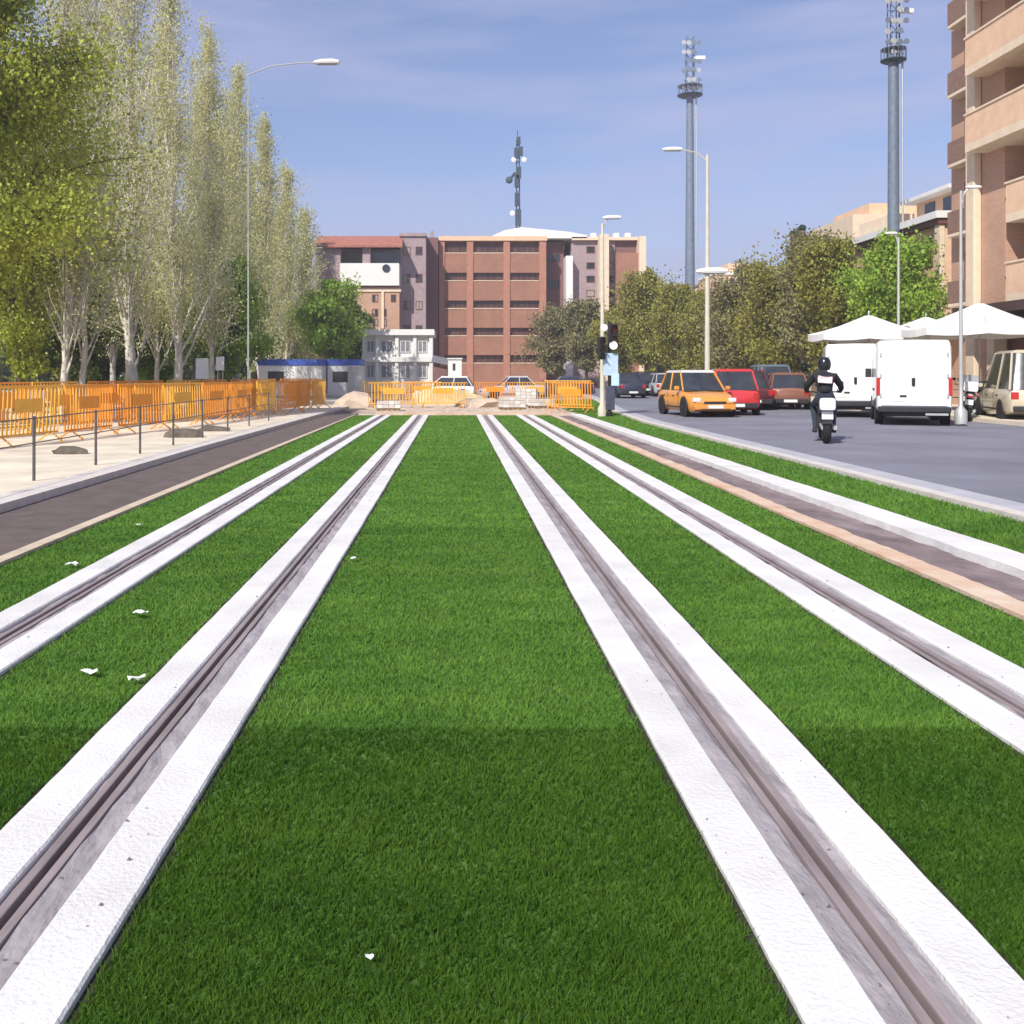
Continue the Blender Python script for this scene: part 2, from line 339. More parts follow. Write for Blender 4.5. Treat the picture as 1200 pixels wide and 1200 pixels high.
def blades(a, b, zf, K, y0=1.6, y1=37.4, hgt=.021):
    """density K/(d^1.6) per m2; blades grow wider with distance so the cover stays closed"""
    ys = np.linspace(y0, y1, 400); dens = K / np.maximum(ys, 2.2) ** 1.7
    wd = np.array([(b(y) if callable(b) else b) - a for y in ys]); cum = np.concatenate([[0], np.cumsum((dens * wd)[:-1] * np.diff(ys))]); N = int(cum[-1])
    y = np.interp(rng.random(N) * cum[-1], cum, ys); bb = np.interp(y, ys, wd) + a; x = a + rng.random(N) * (bb - a)
    z = np.array([zf(p, q) for p, q in zip(x, y)]) if callable(zf) else np.full(N, zf)
    d = np.maximum(y, 2.2); wdt = .0023 * (d / 2.2) ** .85; ht = hgt * (.6 + .8 * rng.random(N)) * np.where(y > 4.27, 1, 1.15)
    # keep seams between tone bands slightly open
    an = rng.random(N) * 2 * math.pi; la = rng.random(N) * 2 * math.pi; ll = ht * (.2 + .9 * rng.random(N))
    V = np.zeros((N, 3, 3)); V[:, 0] = np.stack([x - wdt * np.cos(an), y - wdt * np.sin(an), z], 1); V[:, 1] = np.stack([x + wdt * np.cos(an), y + wdt * np.sin(an), z], 1)
    V[:, 2] = np.stack([x + ll * np.cos(la), y + ll * np.sin(la), z + ht], 1)
    keep = np.ones(N, bool)
    for s in (4.27, 7.2): keep &= np.abs(y - s) > .006
    V = V[keep]; return V.reshape(-1, 3), np.arange(len(V) * 3).reshape(-1, 3)
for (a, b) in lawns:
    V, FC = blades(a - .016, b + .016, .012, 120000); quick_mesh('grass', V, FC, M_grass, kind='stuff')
def vz(x, y):
    kx = kerb_x(y) - .02; m_ = (4.84 + kx) / 2
    return .012 + (x - 4.84) / (m_ - 4.84) * .038 if x < m_ else .05 + (x - m_) / (kx - m_) * .05
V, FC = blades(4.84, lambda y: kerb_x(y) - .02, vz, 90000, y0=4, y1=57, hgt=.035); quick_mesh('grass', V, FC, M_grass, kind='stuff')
# longer weeds along the far verge
# ---------------------------------------------------------------- trees
def tubes_np(segs, n=5):
    """segs: list of polylines [(p, r), ...]"""
    V = []; Fc = []; o = 0
    ang = np.arange(n) * 2 * math.pi / n; ca, sa = np.cos(ang)[:, None], np.sin(ang)[:, None]
    for pl in segs:
        P = np.array([p for p, _ in pl]); rr = [r for _, r in pl]; k = len(P)
        D = np.gradient(P, axis=0); D /= np.linalg.norm(D, axis=1)[:, None] + 1e-9
        for i in range(k):
            u = np.array((0, 0, 1.)) if abs(D[i][2]) < .95 else np.array((1., 0, 0)); a = np.cross(D[i], u); a /= np.linalg.norm(a); b = np.cross(D[i], a)
            V.append(P[i] + rr[i] * (ca * a + sa * b))
            if i < k - 1:
                for j in range(n): Fc.append((o + j, o + (j + 1) % n, o + n + (j + 1) % n, o + n + j))
            o += n
    return np.concatenate(V), np.array(Fc)
def leaf_quads(Pn, size, rs, up=.35):
    N = len(Pn); a = rs.normal(size=(N, 3)); a[:, 2] *= 1.7; a /= np.linalg.norm(a, axis=1)[:, None]
    b = rs.normal(size=(N, 3)); b = np.cross(a, b); b /= np.linalg.norm(b, axis=1)[:, None] + 1e-9
    s = size * (.6 + .8 * rs.random((N, 1))); l, w_ = a * s, b * s * .38
    V = np.stack([Pn - l * .5, Pn + w_, Pn + l * .5, Pn - w_], 1); return V.reshape(-1, 3), np.arange(N * 4).reshape(-1, 4)
def tree(name, label, cat, x, y, H, seed, leafm, barkm, tr=.2, limbs=24, t0=.25, elev=(20, 60), reach=3.0, prof=None, twigs=8, leaves=14, lsize=.12, spread=.45, group=None, z=.08, lean=(0, 0), twl=.45, tip=.006, fade=0, lr=.55):
    rs = np.random.default_rng(seed); root = thing(name, label, cat, (x, y, z), 0, group)
    k = 9; tp = []
    wx, wy = np.cumsum(rs.normal(0, .012 * H, k)), np.cumsum(rs.normal(0, .012 * H, k)); wx -= wx[0]; wy -= wy[0]
    for i in range(k):
        f = i / (k - 1); tp.append((np.array((wx[i] * .6 + lean[0] * f, wy[i] * .6 + lean[1] * f, f * H * .96 - (.1 if i == 0 else 0))), tr * (1 - f) ** .8 + .012 + (.35 * tr if i == 0 else 0)))
    segs = [tp]; TP = np.array([p for p, _ in tp]); pts = []
    prof = prof or (lambda t: math.sin(math.pi * min(1, max(.02, (t - t0) / (1 - t0))) ** .8) * .9 + .1)
    for i in range(limbs):
        t = t0 + (1 - t0) * (i + rs.random()) / limbs; t = min(t, .98); f = t * (k - 1); j = min(int(f), k - 2); base = TP[j] + (TP[j + 1] - TP[j]) * (f - j)
        az_ = i * 2.399 + rs.normal(0, .4); e0 = R(rs.uniform(*elev)); L = reach * prof(t) * rs.uniform(.65, 1.15); pl = []; p = base.copy(); r0 = (tr * (1 - t) ** .8 + .012) * lr; m = 6
        for q in range(m):
            pl.append((p.copy(), r0 * (1 - q / m) + tip)); e = e0 + (q / m) * R(18); az_ += rs.normal(0, .16)
            p = p + L / m * np.array((math.cos(az_) * math.cos(e), math.sin(az_) * math.cos(e), math.sin(e)))
        segs.append(pl)
        for q in range(twigs):
            f2 = rs.uniform(.25, 1) * (m - 1); j2 = min(int(f2), m - 2); b0 = pl[j2][0] + (pl[j2 + 1][0] - pl[j2][0]) * (f2 - j2)
            a2 = az_ + rs.normal(0, 1.0); e2 = e0 + rs.normal(.1, .4); tl = L * twl * rs.uniform(.5, 1.1)
            dv = np.array((math.cos(a2) * math.cos(e2), math.sin(a2) * math.cos(e2), math.sin(e2))); mid = b0 + dv * tl * .5 + rs.normal(0, .04, 3); end = b0 + dv * tl + rs.normal(0, .08, 3) * tl
            segs.append([(b0, r0 * .3 + .005), (mid, r0 * .2 + .004), (end, .004)])
            nl = rs.poisson(leaves * (1.25 - fade * t)); c = (b0 + (end - b0) * rs.random((nl, 1)) ** .7)
            pts.append(c + rs.normal(0, spread * tl * .5 + .04, (nl, 3)))
    V, FC = tubes_np(segs); quick_mesh('trunk', V, FC, barkm, root)
    Pn = np.concatenate(pts); Pn[:, 2] = np.maximum(Pn[:, 2], .2); V, FC = leaf_quads(Pn, lsize, rs); quick_mesh('crown', V, FC, leafm, root)
    return root
L_bright = mat('leaf_bright', (.32, .38, .045), .6, .2, .5, col2=(.54, .56, .10), island=.4, trans=.5)
L_olive = mat('leaf_olive', (.25, .25, .05), .7, .2, .35, col2=(.38, .35, .08), island=.4, trans=.4)
L_brown = mat('leaf_brown', (.22, .21, .09), .7, .2, .4, col2=(.32, .28, .14), island=.4, trans=.35)
L_dark = mat('leaf_dark', (.11, .15, .03), .7, .2, .5, col2=(.20, .25, .055), island=.4, trans=.35)
L_pale = mat('leaf_pale', (.54, .53, .25), .7, .2, .3, col2=(.70, .68, .35), island=.35, trans=.5)
L_conif = mat('leaf_blue_green', (.05, .09, .065), .7, .2, .6, col2=(.09, .14, .09), island=.3, trans=.15)
L_lime = mat('leaf_lime', (.25, .38, .05), .6, .2, .6, col2=(.40, .54, .08), island=.35, trans=.45)
gT = 'broadleaved trees behind the orange barriers'
tree('broadleaf_tree', 'largest yellow-green leafy tree with dark limbs at the left edge', 'tree', -14.2, 28, 15.0, 1, L_bright, M_bark, .30, 34, .14, (0, 55), 5.0, twigs=14, leaves=210, lsize=.12, spread=.6, group=gT)
tree('broadleaf_tree', 'yellow-green leafy tree just behind the largest one, left of the first pale trunk', 'tree', -16.4, 37, 11.0, 2, L_bright, M_bark, .22, 26, .14, (0, 50), 4.4, twigs=12, leaves=150, lsize=.13, spread=.6, group=gT)
tree('broadleaf_tree', 'low dark green tree under the pale poplars near the thick pale trunk', 'tree', -18.5, 47, 9, 3, L_dark, M_bark, .2, 22, .15, (0, 50), 4, twigs=10, leaves=75, lsize=.2, spread=.6, group=gT)
tree('broadleaf_tree', 'mid green rounded tree low behind the two white sign boards', 'tree', XX(262, 63), 63, 8.5, 4, L_lime, M_bark, .2, 22, .15, (0, 50), 4.2, twigs=10, leaves=75, lsize=.24, spread=.6, group=gT)
tree('broadleaf_tree', 'low bushy green tree between the thickest pale trunk and the white trunk', 'tree', XX(178, 64), 64, 7.5, 14, L_lime, M_bark, .16, 22, .1, (0, 50), 3.6, twigs=10, leaves=90, lsize=.2, spread=.6, group=gT)
tree('broadleaf_tree', 'low bushy green tree just left of the thickest pale trunk', 'tree', XX(118, 60), 60, 7.0, 15, L_dark, M_bark, .16, 22, .1, (0, 50), 3.6, twigs=10, leaves=90, lsize=.2, spread=.6, group=gT)
tree('broadleaf_tree', 'fresh green tree standing over the blue and white site cabins', 'tree', XX(386, 82), 82, 9.5, 5, L_lime, M_bark, .2, 22, .12, (0, 50), 3.6, twigs=10, leaves=70, lsize=.26, spread=.6, group=gT)
tree('broadleaf_tree', 'dark green tree just left of the two-storey white building', 'tree', XX(411, 92), 92, 8.5, 6, L_dark, M_bark, .2, 20, .12, (0, 50), 2.8, twigs=10, leaves=70, lsize=.26, spread=.6, group=gT)
tree('broadleaf_tree', 'dark tree at the far left, behind the largest tree', 'tree', -24, 42, 9, 8, L_dark, M_bark, .2, 22, .12, (0, 50), 4.5, twigs=10, leaves=80, lsize=.22, spread=.6, group=gT)
tree('broadleaf_tree', 'olive green tree low behind the second and third pale trunks', 'tree', -22, 56, 10, 9, L_olive, M_bark, .2, 22, .12, (0, 50), 4.5, twigs=10, leaves=80, lsize=.24, spread=.6, group=gT)
pp = lambda t: 1.0 if t < .5 else max(.30, 1.0 - (t - .5) * 1.35)
pops = [(36.5, 20, 9, 72, 'tall slender poplar with the first thin white trunk, nearest of its row', .15), (39, 21.5, 10, 92, 'tall poplar with the second thin white trunk from the left', .14), (44.5, 23, 11, 156, 'tall poplar with the thickest pale grey trunk behind the barriers', .30),
        (50.5, 23, 12, 208, 'tall pale poplar with the white trunk next to the white sign boards', .24), (58, 22, 13, 247, 'pale wispy poplar right of the white sign boards', .18), (66, 22, 14, 278, 'pale poplar standing just left of the blue topped cabins', .18), (76, 21, 14, 308, 'pale poplar standing before the left end of the longer cabin', .18),
        (88, 19.5, 13, 334, 'poplar second to last towards the red roof, thin top against the sky', .18), (101, 18, 12, 357, 'farthest and shortest wispy poplar of the row by the red roof', .18)]
back = [(52, 22, 11, 132, 'poplar of the back row between the first thin trunks and the thickest trunk', .16), (58, 22.5, 12, 182, 'poplar of the back row between the thickest trunk and the white trunk', .16), (66, 21, 13, 226, 'poplar of the back row directly behind the taller white board', .16), (76, 20.5, 13, 262, 'poplar of the back row behind the smaller white board', .16), (88, 20, 13, 293, 'poplar of the back row, last before the cabins', .16), (98, 16.5, 12, 320, 'shorter poplar of the back row over the longer cabin', .16)]
for i, (d, H, lv, px, lb, tr_) in enumerate(pops + back):
    tree('poplar_tree', lb, 'tree', XX(px, d), d, H, 20 + i, L_pale, M_barkp, tr_ * .82, 60, .06, (58, 82), 5.4 if i < 9 else 5.0, prof=pp, twigs=9, leaves=lv * 4.4, lsize=.06 + .0009 * d, spread=.42, tip=.009, fade=.95, lr=.34, group='pale poplars in a row on the left' if i < 9 else 'pale poplars in the back row on the left', twl=.42)
# right side street trees
gR = 'street trees along the right side'
for i, (px, py, d, rad, lm) in enumerate([(655, 372, 104, 3.2, L_brown), (688, 355, 98, 3.4, L_brown), (722, 366, 92, 2.8, L_olive), (757, 338, 86, 3.8, L_olive), (795, 330, 80, 3.8, L_olive), (838, 340, 74, 3.4, L_olive), (873, 326, 68, 3.4, L_brown), (912, 318, 62, 3.8, L_olive), (955, 305, 58, 3.0, L_brown), (975, 292, 53, 2.9, L_olive)]):
    H = ZZ(py, d) + [.9, .2, .3, 1.4, -.6, -.9, .6, -.2, 1.5, .6][i]
    tree('street_tree', ['brownish tree farthest off, beside the corner of the brick block', 'brown half-bare tree left of the traffic signal', 'small olive tree right behind the traffic signal', 'wide olive tree right of the traffic signal', 'olive tree under the distant floodlight mast', 'olive tree directly behind the cream lamp post', 'brown-green tree above the red car', 'olive tree above the blue-grey parked car', 'tall brown-tinged tree left of the white parasols', 'olive tree touching the left white parasol'][i],
         'tree', XX(px, d), d, H, 50 + i, lm, M_bark, .16, 24, .16, (0, 55), rad, twigs=10, leaves=95, lsize=.10 + .0013 * d, spread=.7, group=gR, z=.2)
tree('street_tree', 'bright lime green tree behind the parasols, before the peach building', 'tree', XX(1046, 49), 49, 8.3, 70, L_lime, M_bark, .14, 24, .25, (0, 55), 2.6, twigs=10, leaves=95, lsize=.17, spread=.65, group=gR, z=.2)
tree('street_tree', 'second lime green tree, between the parasols and the brick apartment block', 'tree', XX(1082, 52), 52, 7.6, 71, L_lime, M_bark, .14, 20, .25, (0, 55), 2.2, twigs=10, leaves=85, lsize=.17, spread=.65, group=gR, z=.2)
tree('conifer_tree', 'narrow blue-green conifer rising above the street trees', 'tree', XX(936, 72), 72, ZZ(262, 72), 72, L_conif, M_bark, .18, 40, .12, (-8, 20), 2.2, prof=lambda t: 1.05 - t * .85, twigs=9, leaves=50, lsize=.22, spread=.5, z=.2)
tree('street_tree', 'dark small tree behind the left white parasol', 'tree', XX(985, 60), 60, 6.2, 73, L_dark, M_bark, .14, 20, .1, (0, 50), 2.8, twigs=10, leaves=60, lsize=.2, spread=.6, group=gR, z=.2)
# distant wood closing the horizon
def far_wood(name, x0, x1, y, h, n, m, seed):
    rs = np.random.default_rng(seed); P = []
    for i in range(n):
        cx, cy, r_ = rs.uniform(x0, x1), y + rs.uniform(-6, 6), rs.uniform(.6, 1) * h * .5; v = rs.normal(size=(420, 3)); v /= np.linalg.norm(v, axis=1)[:, None]
        P.append(v * r_ * (rs.random((420, 1)) ** .35) * (1, 1, .95) + (cx, cy, r_ * .9))
    P = np.concatenate(P); V, FC = leaf_quads(P, .9, rs); o = quick_mesh(name, V, FC, m); tag(o, 'dark mass of far-off trees behind the left barriers' if x1 < 0 else 'far-off dull green trees closing the street on the right', 'trees', kind='stuff')
far_wood('distant_wood', -95, -16, 105, 11, 60, L_dark, 1)
far_wood('distant_wood', 22, 95, 135, 13, 46, L_brown, 2)

# ---------------------------------------------------------------- buildings
def windows(root, rects, y, depth=.3, fm=M_frame, gm_=M_glass, mull=1, t_=.07, face='-Y', sill=None):
    """each window: frame with panes as sub-parts; rects (a0,a1,z0,z1). face -Y: a is x, plane at y; face -X: a is y, plane at x=y"""
    for (a0, a1, z0, z1) in rects:
        fr, gl, si = MB(), MB(), MB()
        def bx(mb, p0, p1, q0, q1, w0, w1):
            if face == '-Y': mb.box(p0, p1, y + w0, y + w1, q0, q1)
            else: mb.box(y + w0, y + w1, p0, p1, q0, q1)
        bx(fr, a0, a1, z0, z0 + t_, 0, .08); bx(fr, a0, a1, z1 - t_, z1, 0, .08); bx(fr, a0, a0 + t_, z0 + t_, z1 - t_, 0, .08); bx(fr, a1 - t_, a1, z0 + t_, z1 - t_, 0, .08)
        for k in range(mull):
            c = a0 + (a1 - a0) * (k + 1) / (mull + 1); bx(fr, c - t_ / 2, c + t_ / 2, z0 + t_, z1 - t_, .005, .075)
        f = fr.build('window', fm, root)
        for k in range(mull + 1):
            g = MB(); c0, c1 = a0 + (a1 - a0) * k / (mull + 1), a0 + (a1 - a0) * (k + 1) / (mull + 1); bx(g, c0 + t_ * .5, c1 - t_ * .5, z0 + t_ * .5, z1 - t_ * .5, .035, .045); g.build('pane', M_blind if gm_ is M_glass and rnd.random() < .3 else gm_, f)
        if sill:
            if face == '-Y': si.box(a0 - .08, a1 + .08, y - .38, y - .01, z0 - .1, z0 - .01)
            else: si.box(y - .38, y - .01, a0 - .08, a1 + .08, z0 - .1, z0 - .01)
            si.build('sill', sill, f)

# main brick block, 110 m off
D = 110
def bx_(px): return XX(px, D)
t = thing('office_block', 'five-storey red brick block with long dark window bands closing the avenue', 'building')
z_top = ZZ(277, D)
floors = [ZZ(y, D) for y in (297, 329.5, 362, 394, 426)]       # bottoms of the window bands
bays = [(521, 547), (554.5, 590), (597.5, 632)]
cols = [(515, 521), (547, 554.5), (590, 597.5), (632, 640)]
mb = MB(); mb.box(bx_(515) + .02, bx_(640) - .02, D + .55, D + 14, -.05, z_top - .4); mb.build('wall', M_brickd, t)
for a, b in cols: q = MB(); q.box(bx_(a), bx_(b), D - .12, D + .55, 0, z_top - .5); q.build('pillar', mat('pale_brick', (.42, .20, .14), .9, .12, 2), t)
for i, zf in enumerate(floors):
    top = floors[i - 1] if i else None
    for a, b in bays:
        zt = zf; zb = floors[i + 1] + .95 if i < 4 else 0
        q = MB(); q.box(bx_(a), bx_(b), D, D + .5, zb, zt); q.build('spandrel', M_brick, t)
        q = MB(); q.box(bx_(a) + .02, bx_(b) - .02, D - .06, D + .45, zf, zf + .09); q.build('sill', M_cream, t)
    windows(t, [(bx_(a) + .02, bx_(b) - .02, zf + .1, zf + .95) for a, b in bays], D + .38, mull=4, gm_=mat('bronze_glass', (.075, .035, .028), .2, .5, .8, spec=.5))
q = MB(); q.box(bx_(514), bx_(641), D - .25, D + 14, z_top - .5, z_top); q.build('cornice', M_peach, t)
# white roof hall
t = thing('roof_pavilion', 'low white pavilion with sloping roof on top of the brick block', 'roof structure')
q = MB(); q.loft([[(bx_(578), y, z_top), (bx_(690), y, z_top), (bx_(690), y, z_top + .35), (bx_(668), y, z_top + .75), (bx_(612), y, z_top + 1.25), (bx_(592), y, z_top + .9), (bx_(578), y, z_top + .3)] for y in (D + 1.5, D + 9)]); q.build('roof', M_white, t)
# stepped wings right of the block
t = thing('brick_wing', 'right-hand brick wing with cream pillars and a grey stair tower', 'building')
q = MB(); q.box(bx_(640.5), bx_(664), D + 3, D + 14, 0, z_top - .2); q.build('wall', M_brickd, t)  # recess shade painted in through the darker brick
q = MB(); q.box(bx_(664), bx_(672), D + .5, D + 3.2, 0, ZZ(299, D)); q.build('pillar', M_white, t)
q = MB(); q.box(bx_(672), bx_(703), D + 2, D + 13, 0, z_top - .2); q.build('wall', M_mauve, t)
q = MB(); q.box(bx_(703), bx_(714), D + .2, D + 2.5, 0, z_top + .3); q.build('pillar', M_cream, t)
q = MB(); q.box(bx_(714), bx_(724), D + 2, D + 13, 0, z_top - .2); q.build('wall', M_mauve, t)
q = MB(); q.box(bx_(724), bx_(750), D + 1, D + 13, 0, z_top - 1.7); q.build('wall', M_brick, t)
q = MB(); q.box(bx_(750), bx_(758), D + .4, D + 2.5, 0, z_top + .1); q.build('pillar', M_cream, t)
q = MB(); q.box(bx_(672), bx_(757), D + 1.5, D + 13, z_top - .2, z_top + .15); q.build('cornice', M_cream, t)
q = MB(); q.box(bx_(724), bx_(750), D + 2.2, D + 12, z_top - 1.7, z_top - .2); q.build('attic_wall', M_brickd, t)
rr = []
for z in (290, 309, 325, 342, 358, 375, 391, 407):
    rr += [(bx_(690), bx_(700), ZZ(z + 4, D), ZZ(z - 4, D)), (bx_(715.5), bx_(722.5), ZZ(z + 4, D), ZZ(z - 4, D))]
windows(t, rr, D + 1.95, mull=0)
windows(t, [(bx_(644), bx_(660), ZZ(z, D), ZZ(z - 11, D)) for z in (304, 336, 368, 400)], D + 2.95, mull=1)
q = MB()
for x_ in (bx_(700), bx_(728), bx_(742)): q.box(x_, x_ + .6, D + 5, D + 6, z_top + .15, z_top + 1.1)
q.build('chimney', M_white, t)
# left link + red-roofed house
D2 = 106
def bl(px): return XX(px, D2)
t = thing('corner_block', 'dull mauve rendered block between the red-roofed building and the brick block', 'building')
zt = ZZ(277, D2)
q = MB(); q.box(bl(469), bl(499), D2, D2 + 12, 0, zt); q.build('wall', M_mauve, t)
q = MB(); q.box(bl(499), bl(513), D2 + 3, D2 + 12, 0, zt + .3); q.build('wall', M_brickd, t)  # darker brick stands in for the shade of this set-back bay
q = MB(); q.box(bl(468), bl(500), D2 - .2, D2 + 12, zt, zt + .35); q.build('parapet', M_mauve, t)
windows(t, [(bl(a), bl(b), ZZ(z + 5, D2), ZZ(z - 5, D2)) for z in (294, 326, 358, 386) for a, b in ((473, 481), (487, 495))], D2 - .05, mull=1, fm=M_frame)
q = MB(); q.box(bl(478), bl(486), D2 + 5, D2 + 7, zt + .35, zt + 1.1); q.box(bl(503), bl(507), D2 + 4, D2 + 5, zt + .3, zt + 1.2); q.build('chimney', M_mauve, t)
t = thing('apartment_building', 'apartment building with red tiled roof and one white upper floor', 'building')
D3 = 104
def b3(px): return XX(px, D3)
q = MB(); q.box(b3(370), b3(468), D3, D3 + 12, 0, ZZ(336, D3)); q.build('wall', M_brickl, t)
q = MB(); q.box(b3(399), b3(468), D3 - .5, D3 + 12, ZZ(335, D3), ZZ(309, D3)); q.build('balcony_wall', M_white, t)
q = MB(); q.box(b3(370), b3(399), D3 - .1, D3 + 12, ZZ(335, D3), ZZ(291, D3)); q.box(b3(399), b3(467), D3 + 1.2, D3 + 12, ZZ(309, D3), ZZ(291, D3)); q.box(b3(425), b3(434), D3 - .2, D3 + 1.2, ZZ(309, D3), ZZ(291, D3)); q.build('upper_wall', M_mauve, t)
e0, e1 = ZZ(291, D3), ZZ(272, D3)
q = MB(); q.loft([[(b3(366), D3 - .8, e0), (b3(472), D3 - .8, e0), (b3(472), D3 - .8, e0 + .2), (b3(366), D3 - .8, e0 + .2)], [(b3(368), D3 + 3, e1 - .2), (b3(470), D3 + 3, e1 - .2), (b3(470), D3 + 3, e1), (b3(368), D3 + 3, e1)], [(b3(368), D3 + 12, e0), (b3(470), D3 + 12, e0), (b3(470), D3 + 12, e0 + .2), (b3(368), D3 + 12, e0 + .2)]]); q.build('roof', M_tile, t)
q = MB(); q.box(b3(400), b3(466), D3 + 1.0, D3 + 1.15, ZZ(308, D3), ZZ(293, D3)); q.build('window', M_glass, t)
q = MB(); q.lathe([(.42, -.03), (.42, .06), (.0001, .06)], 16, 'Y', (b3(453), D3 - .56, ZZ(315, D3))); q.build('round_window', M_glass, t)
windows(t, [(b3(a), b3(b), ZZ(z + 4, D3), ZZ(z - 5, D3)) for z, L in ((350, (436, 458)), (367, (436, 447)), (378, (436, 447)), (350, (380, 410)), (378, (380, 410))) for a, b in [(L[0], L[0] + 7), (L[1], L[1] + 6)]], D3 - .05, mull=1)
q = MB(); q.box(b3(399), b3(470), D3 - .12, D3 - .01, ZZ(342, D3), ZZ(338, D3)); q.box(b3(447), b3(450), D3 - .15, D3 - .01, ZZ(385, D3), ZZ(342, D3)); q.build('trim', M_cream, t)

# two-storey white building, and the small white booth
t = thing('white_house', 'small two-storey white building with flat roof behind the track end', 'building')
D4 = 85
def b4(px): return XX(px, D4)
zt = ZZ(386, D4)
q = MB(); q.box(b4(425), b4(506), D4 + .3, D4 + 7, 0, zt - .5); q.build('wall', M_white, t)
q = MB(); q.box(b4(423.5), b4(509), D4 - .25, D4 + 7.2, zt - .5, zt); q.build('roof', M_white, t)
q = MB(); q.box(b4(424), b4(507), D4 - .1, D4 + .3, ZZ(424, D4), ZZ(418, D4)); q.build('floor_band', M_white, t)
for px in (424.5, 440, 463, 484, 503): q = MB(); q.box(b4(px), b4(px + 4), D4, D4 + .3, 0, zt - .5); q.build('pillar', M_white, t)
windows(t, [(b4(a), b4(a + w_), ZZ(z + h_, D4), ZZ(z, D4)) for z, h_ in ((399, 14), (427, 16)) for a, w_ in ((429.5, 9), (446, 14), (469, 12), (489.5, 11))], D4 + .2, mull=1, fm=M_frameW, gm_=mat('pale_glass', (.22, .23, .25), .2, .3, 2))
t = thing('ticket_booth', 'narrow white booth with a dark slot right of the white building', 'booth')
D5 = 80
q = MB(); q.box(XX(525, D5), XX(541, D5), D5, D5 + 1.4, 0, ZZ(421, D5)); q.build('wall', M_white, t)
q = MB(); q.box(XX(530.5, D5), XX(533.5, D5), D5 - .03, D5 - .005, ZZ(434, D5), ZZ(426, D5)); q.build('window', M_glass, t)
q = MB(); q.box(XX(524, D5), XX(542, D5), D5 - .1, D5 + 1.5, ZZ(421, D5), ZZ(419.5, D5)); q.build('roof', M_white, t)
t = thing('kiosk', 'low dark kiosk with a sloping grey roof beside the white booth', 'kiosk')
q = MB(); q.box(XX(507, 82), XX(524, 82), 82, 85, 0, 2.2); q.build('wall', M_brickd, t)
q = MB(); q.loft([[(XX(506, 82), y, z_), (XX(526, 82), y, z_ - .3), (XX(526, 82), y, z_ - .18), (XX(506, 82), y, z_ + .12)] for y, z_ in ((81.6, 2.6), (85.3, 3.1))]); q.build('roof', mat('grey_sheet', (.2, .2, .21), .6), t)

# far buildings
def plain_building(name, label, x0, x1, y, dep, h, wm, rows, colsn, roofm=M_tile, att=None):
    t = thing(name, label, 'building'); q = MB(); q.box(x0, x1, y, y + dep, 0, h); q.build('wall', wm, t)
    q = MB(); q.box(x0 - .3, x1 + .3, y - .3, y + dep + .3, h, h + .4); q.build('roof', roofm, t)
    wv = (x1 - x0) / colsn; fh = 3.0
    windows(t, [(x0 + wv * (i + .28), x0 + wv * (i + .72), h - fh * (j + 1) + .9, h - fh * j - .6) for i in range(colsn) for j in range(rows)], y - .05, mull=0)
    if att: q = MB(); q.box(x0 + att[0], x0 + att[1], y + 2, y + dep - 2, h + .4, h + att[2]); q.build('attic_wall', wm, t)
    return t
plain_building('far_apartments', 'pinkish apartment row far off above the street trees', XX(838, 185), XX(905, 185), 185, 12, ZZ(322, 185), M_peach, 3, 5, M_white, (3, 8, 2.4))
plain_building('far_apartments', 'farthest pale apartment block behind the distant floodlight mast', XX(790, 200), XX(836, 200), 200, 12, ZZ(336, 200), M_peach, 2, 4, M_tile)
plain_building('far_apartments', 'peach block far off, half hidden right of the conifer', XX(900, 170), XX(960, 170), 170, 12, ZZ(315, 170), M_cream, 3, 5, M_tile)
# peach building along the right pavement
t = thing('peach_building', 'peach building with white cornice and roof terrace behind the lime trees', 'building')
X2 = 24.2
zc = ZZ(251, 1150 * X2 / (1096 - CX))
q = MB(); q.box(X2, X2 + 14, 48.5, 61.5, .2, zc - .5); q.build('wall', M_peach, t)
q = MB(); q.box(X2 - .5, X2 + 14, 48.2, 61.8, zc - .35, zc); q.build('cornice', M_white, t)
q = MB(); q.box(X2 - .35, X2 + 14, 48.3, 61.7, zc - .62, zc - .36); q.build('cornice_shade_band', M_frame, t)  # solid dark band painted as the shade below the cornice
windows(t, [(y_, y_ + 1.5, zc - 3 * j - 2.6, zc - 3 * j - 1) for y_ in (49.6, 53, 56.4, 59.4) for j in range(2)], X2 - .05, face='-X', mull=1)
q = MB(); q.box(X2 + 1.5, X2 + 12, 50, 54.5, zc, zc + 1.4); q.build('attic_wall', M_peach, t)
q = MB(); q.box(X2 + .8, X2 + 12.5, 49.6, 55, zc + 1.4, zc + 1.6); q.build('attic_roof', M_white, t)
for y_ in (50.4, 52.4): q = MB(); q.box(X2 + 1.46, X2 + 1.49, y_, y_ + 1.1, zc + .3, zc + 1.2); q.build('window', M_glass, t)
q = MB(); q.box(X2 + 1, X2 + 11, 56.5, 61, zc, zc + 1.2); q.build('attic_wall', M_cream, t)
q = MB(); q.box(X2 - .25, X2 + .0, 48.4, 48.9, .2, zc - .63); q.build('pillar', M_cream, t)
t = thing('stepped_building', 'stepped cream building end beyond the peach one, left of its cornice', 'building')
q = MB(); q.box(26, 38, 64, 72, .2, ZZ(262, 68)); q.build('wall', M_cream, t)
q = MB(); q.box(27.5, 36, 65, 71, ZZ(262, 68), ZZ(247, 68)); q.build('attic_wall', M_peach, t)
windows(t, [(y_, y_ + 1.3, z_, z_ + 1.4) for y_ in (65, 68, 70.3) for z_ in (5, 8.2)], 25.95, face='-X', mull=0)
windows(t, [(x_, x_ + 1.3, z_, z_ + 1.4) for x_ in (26.8, 29.5, 32) for z_ in (5, 8.2)], 63.95, mull=0)

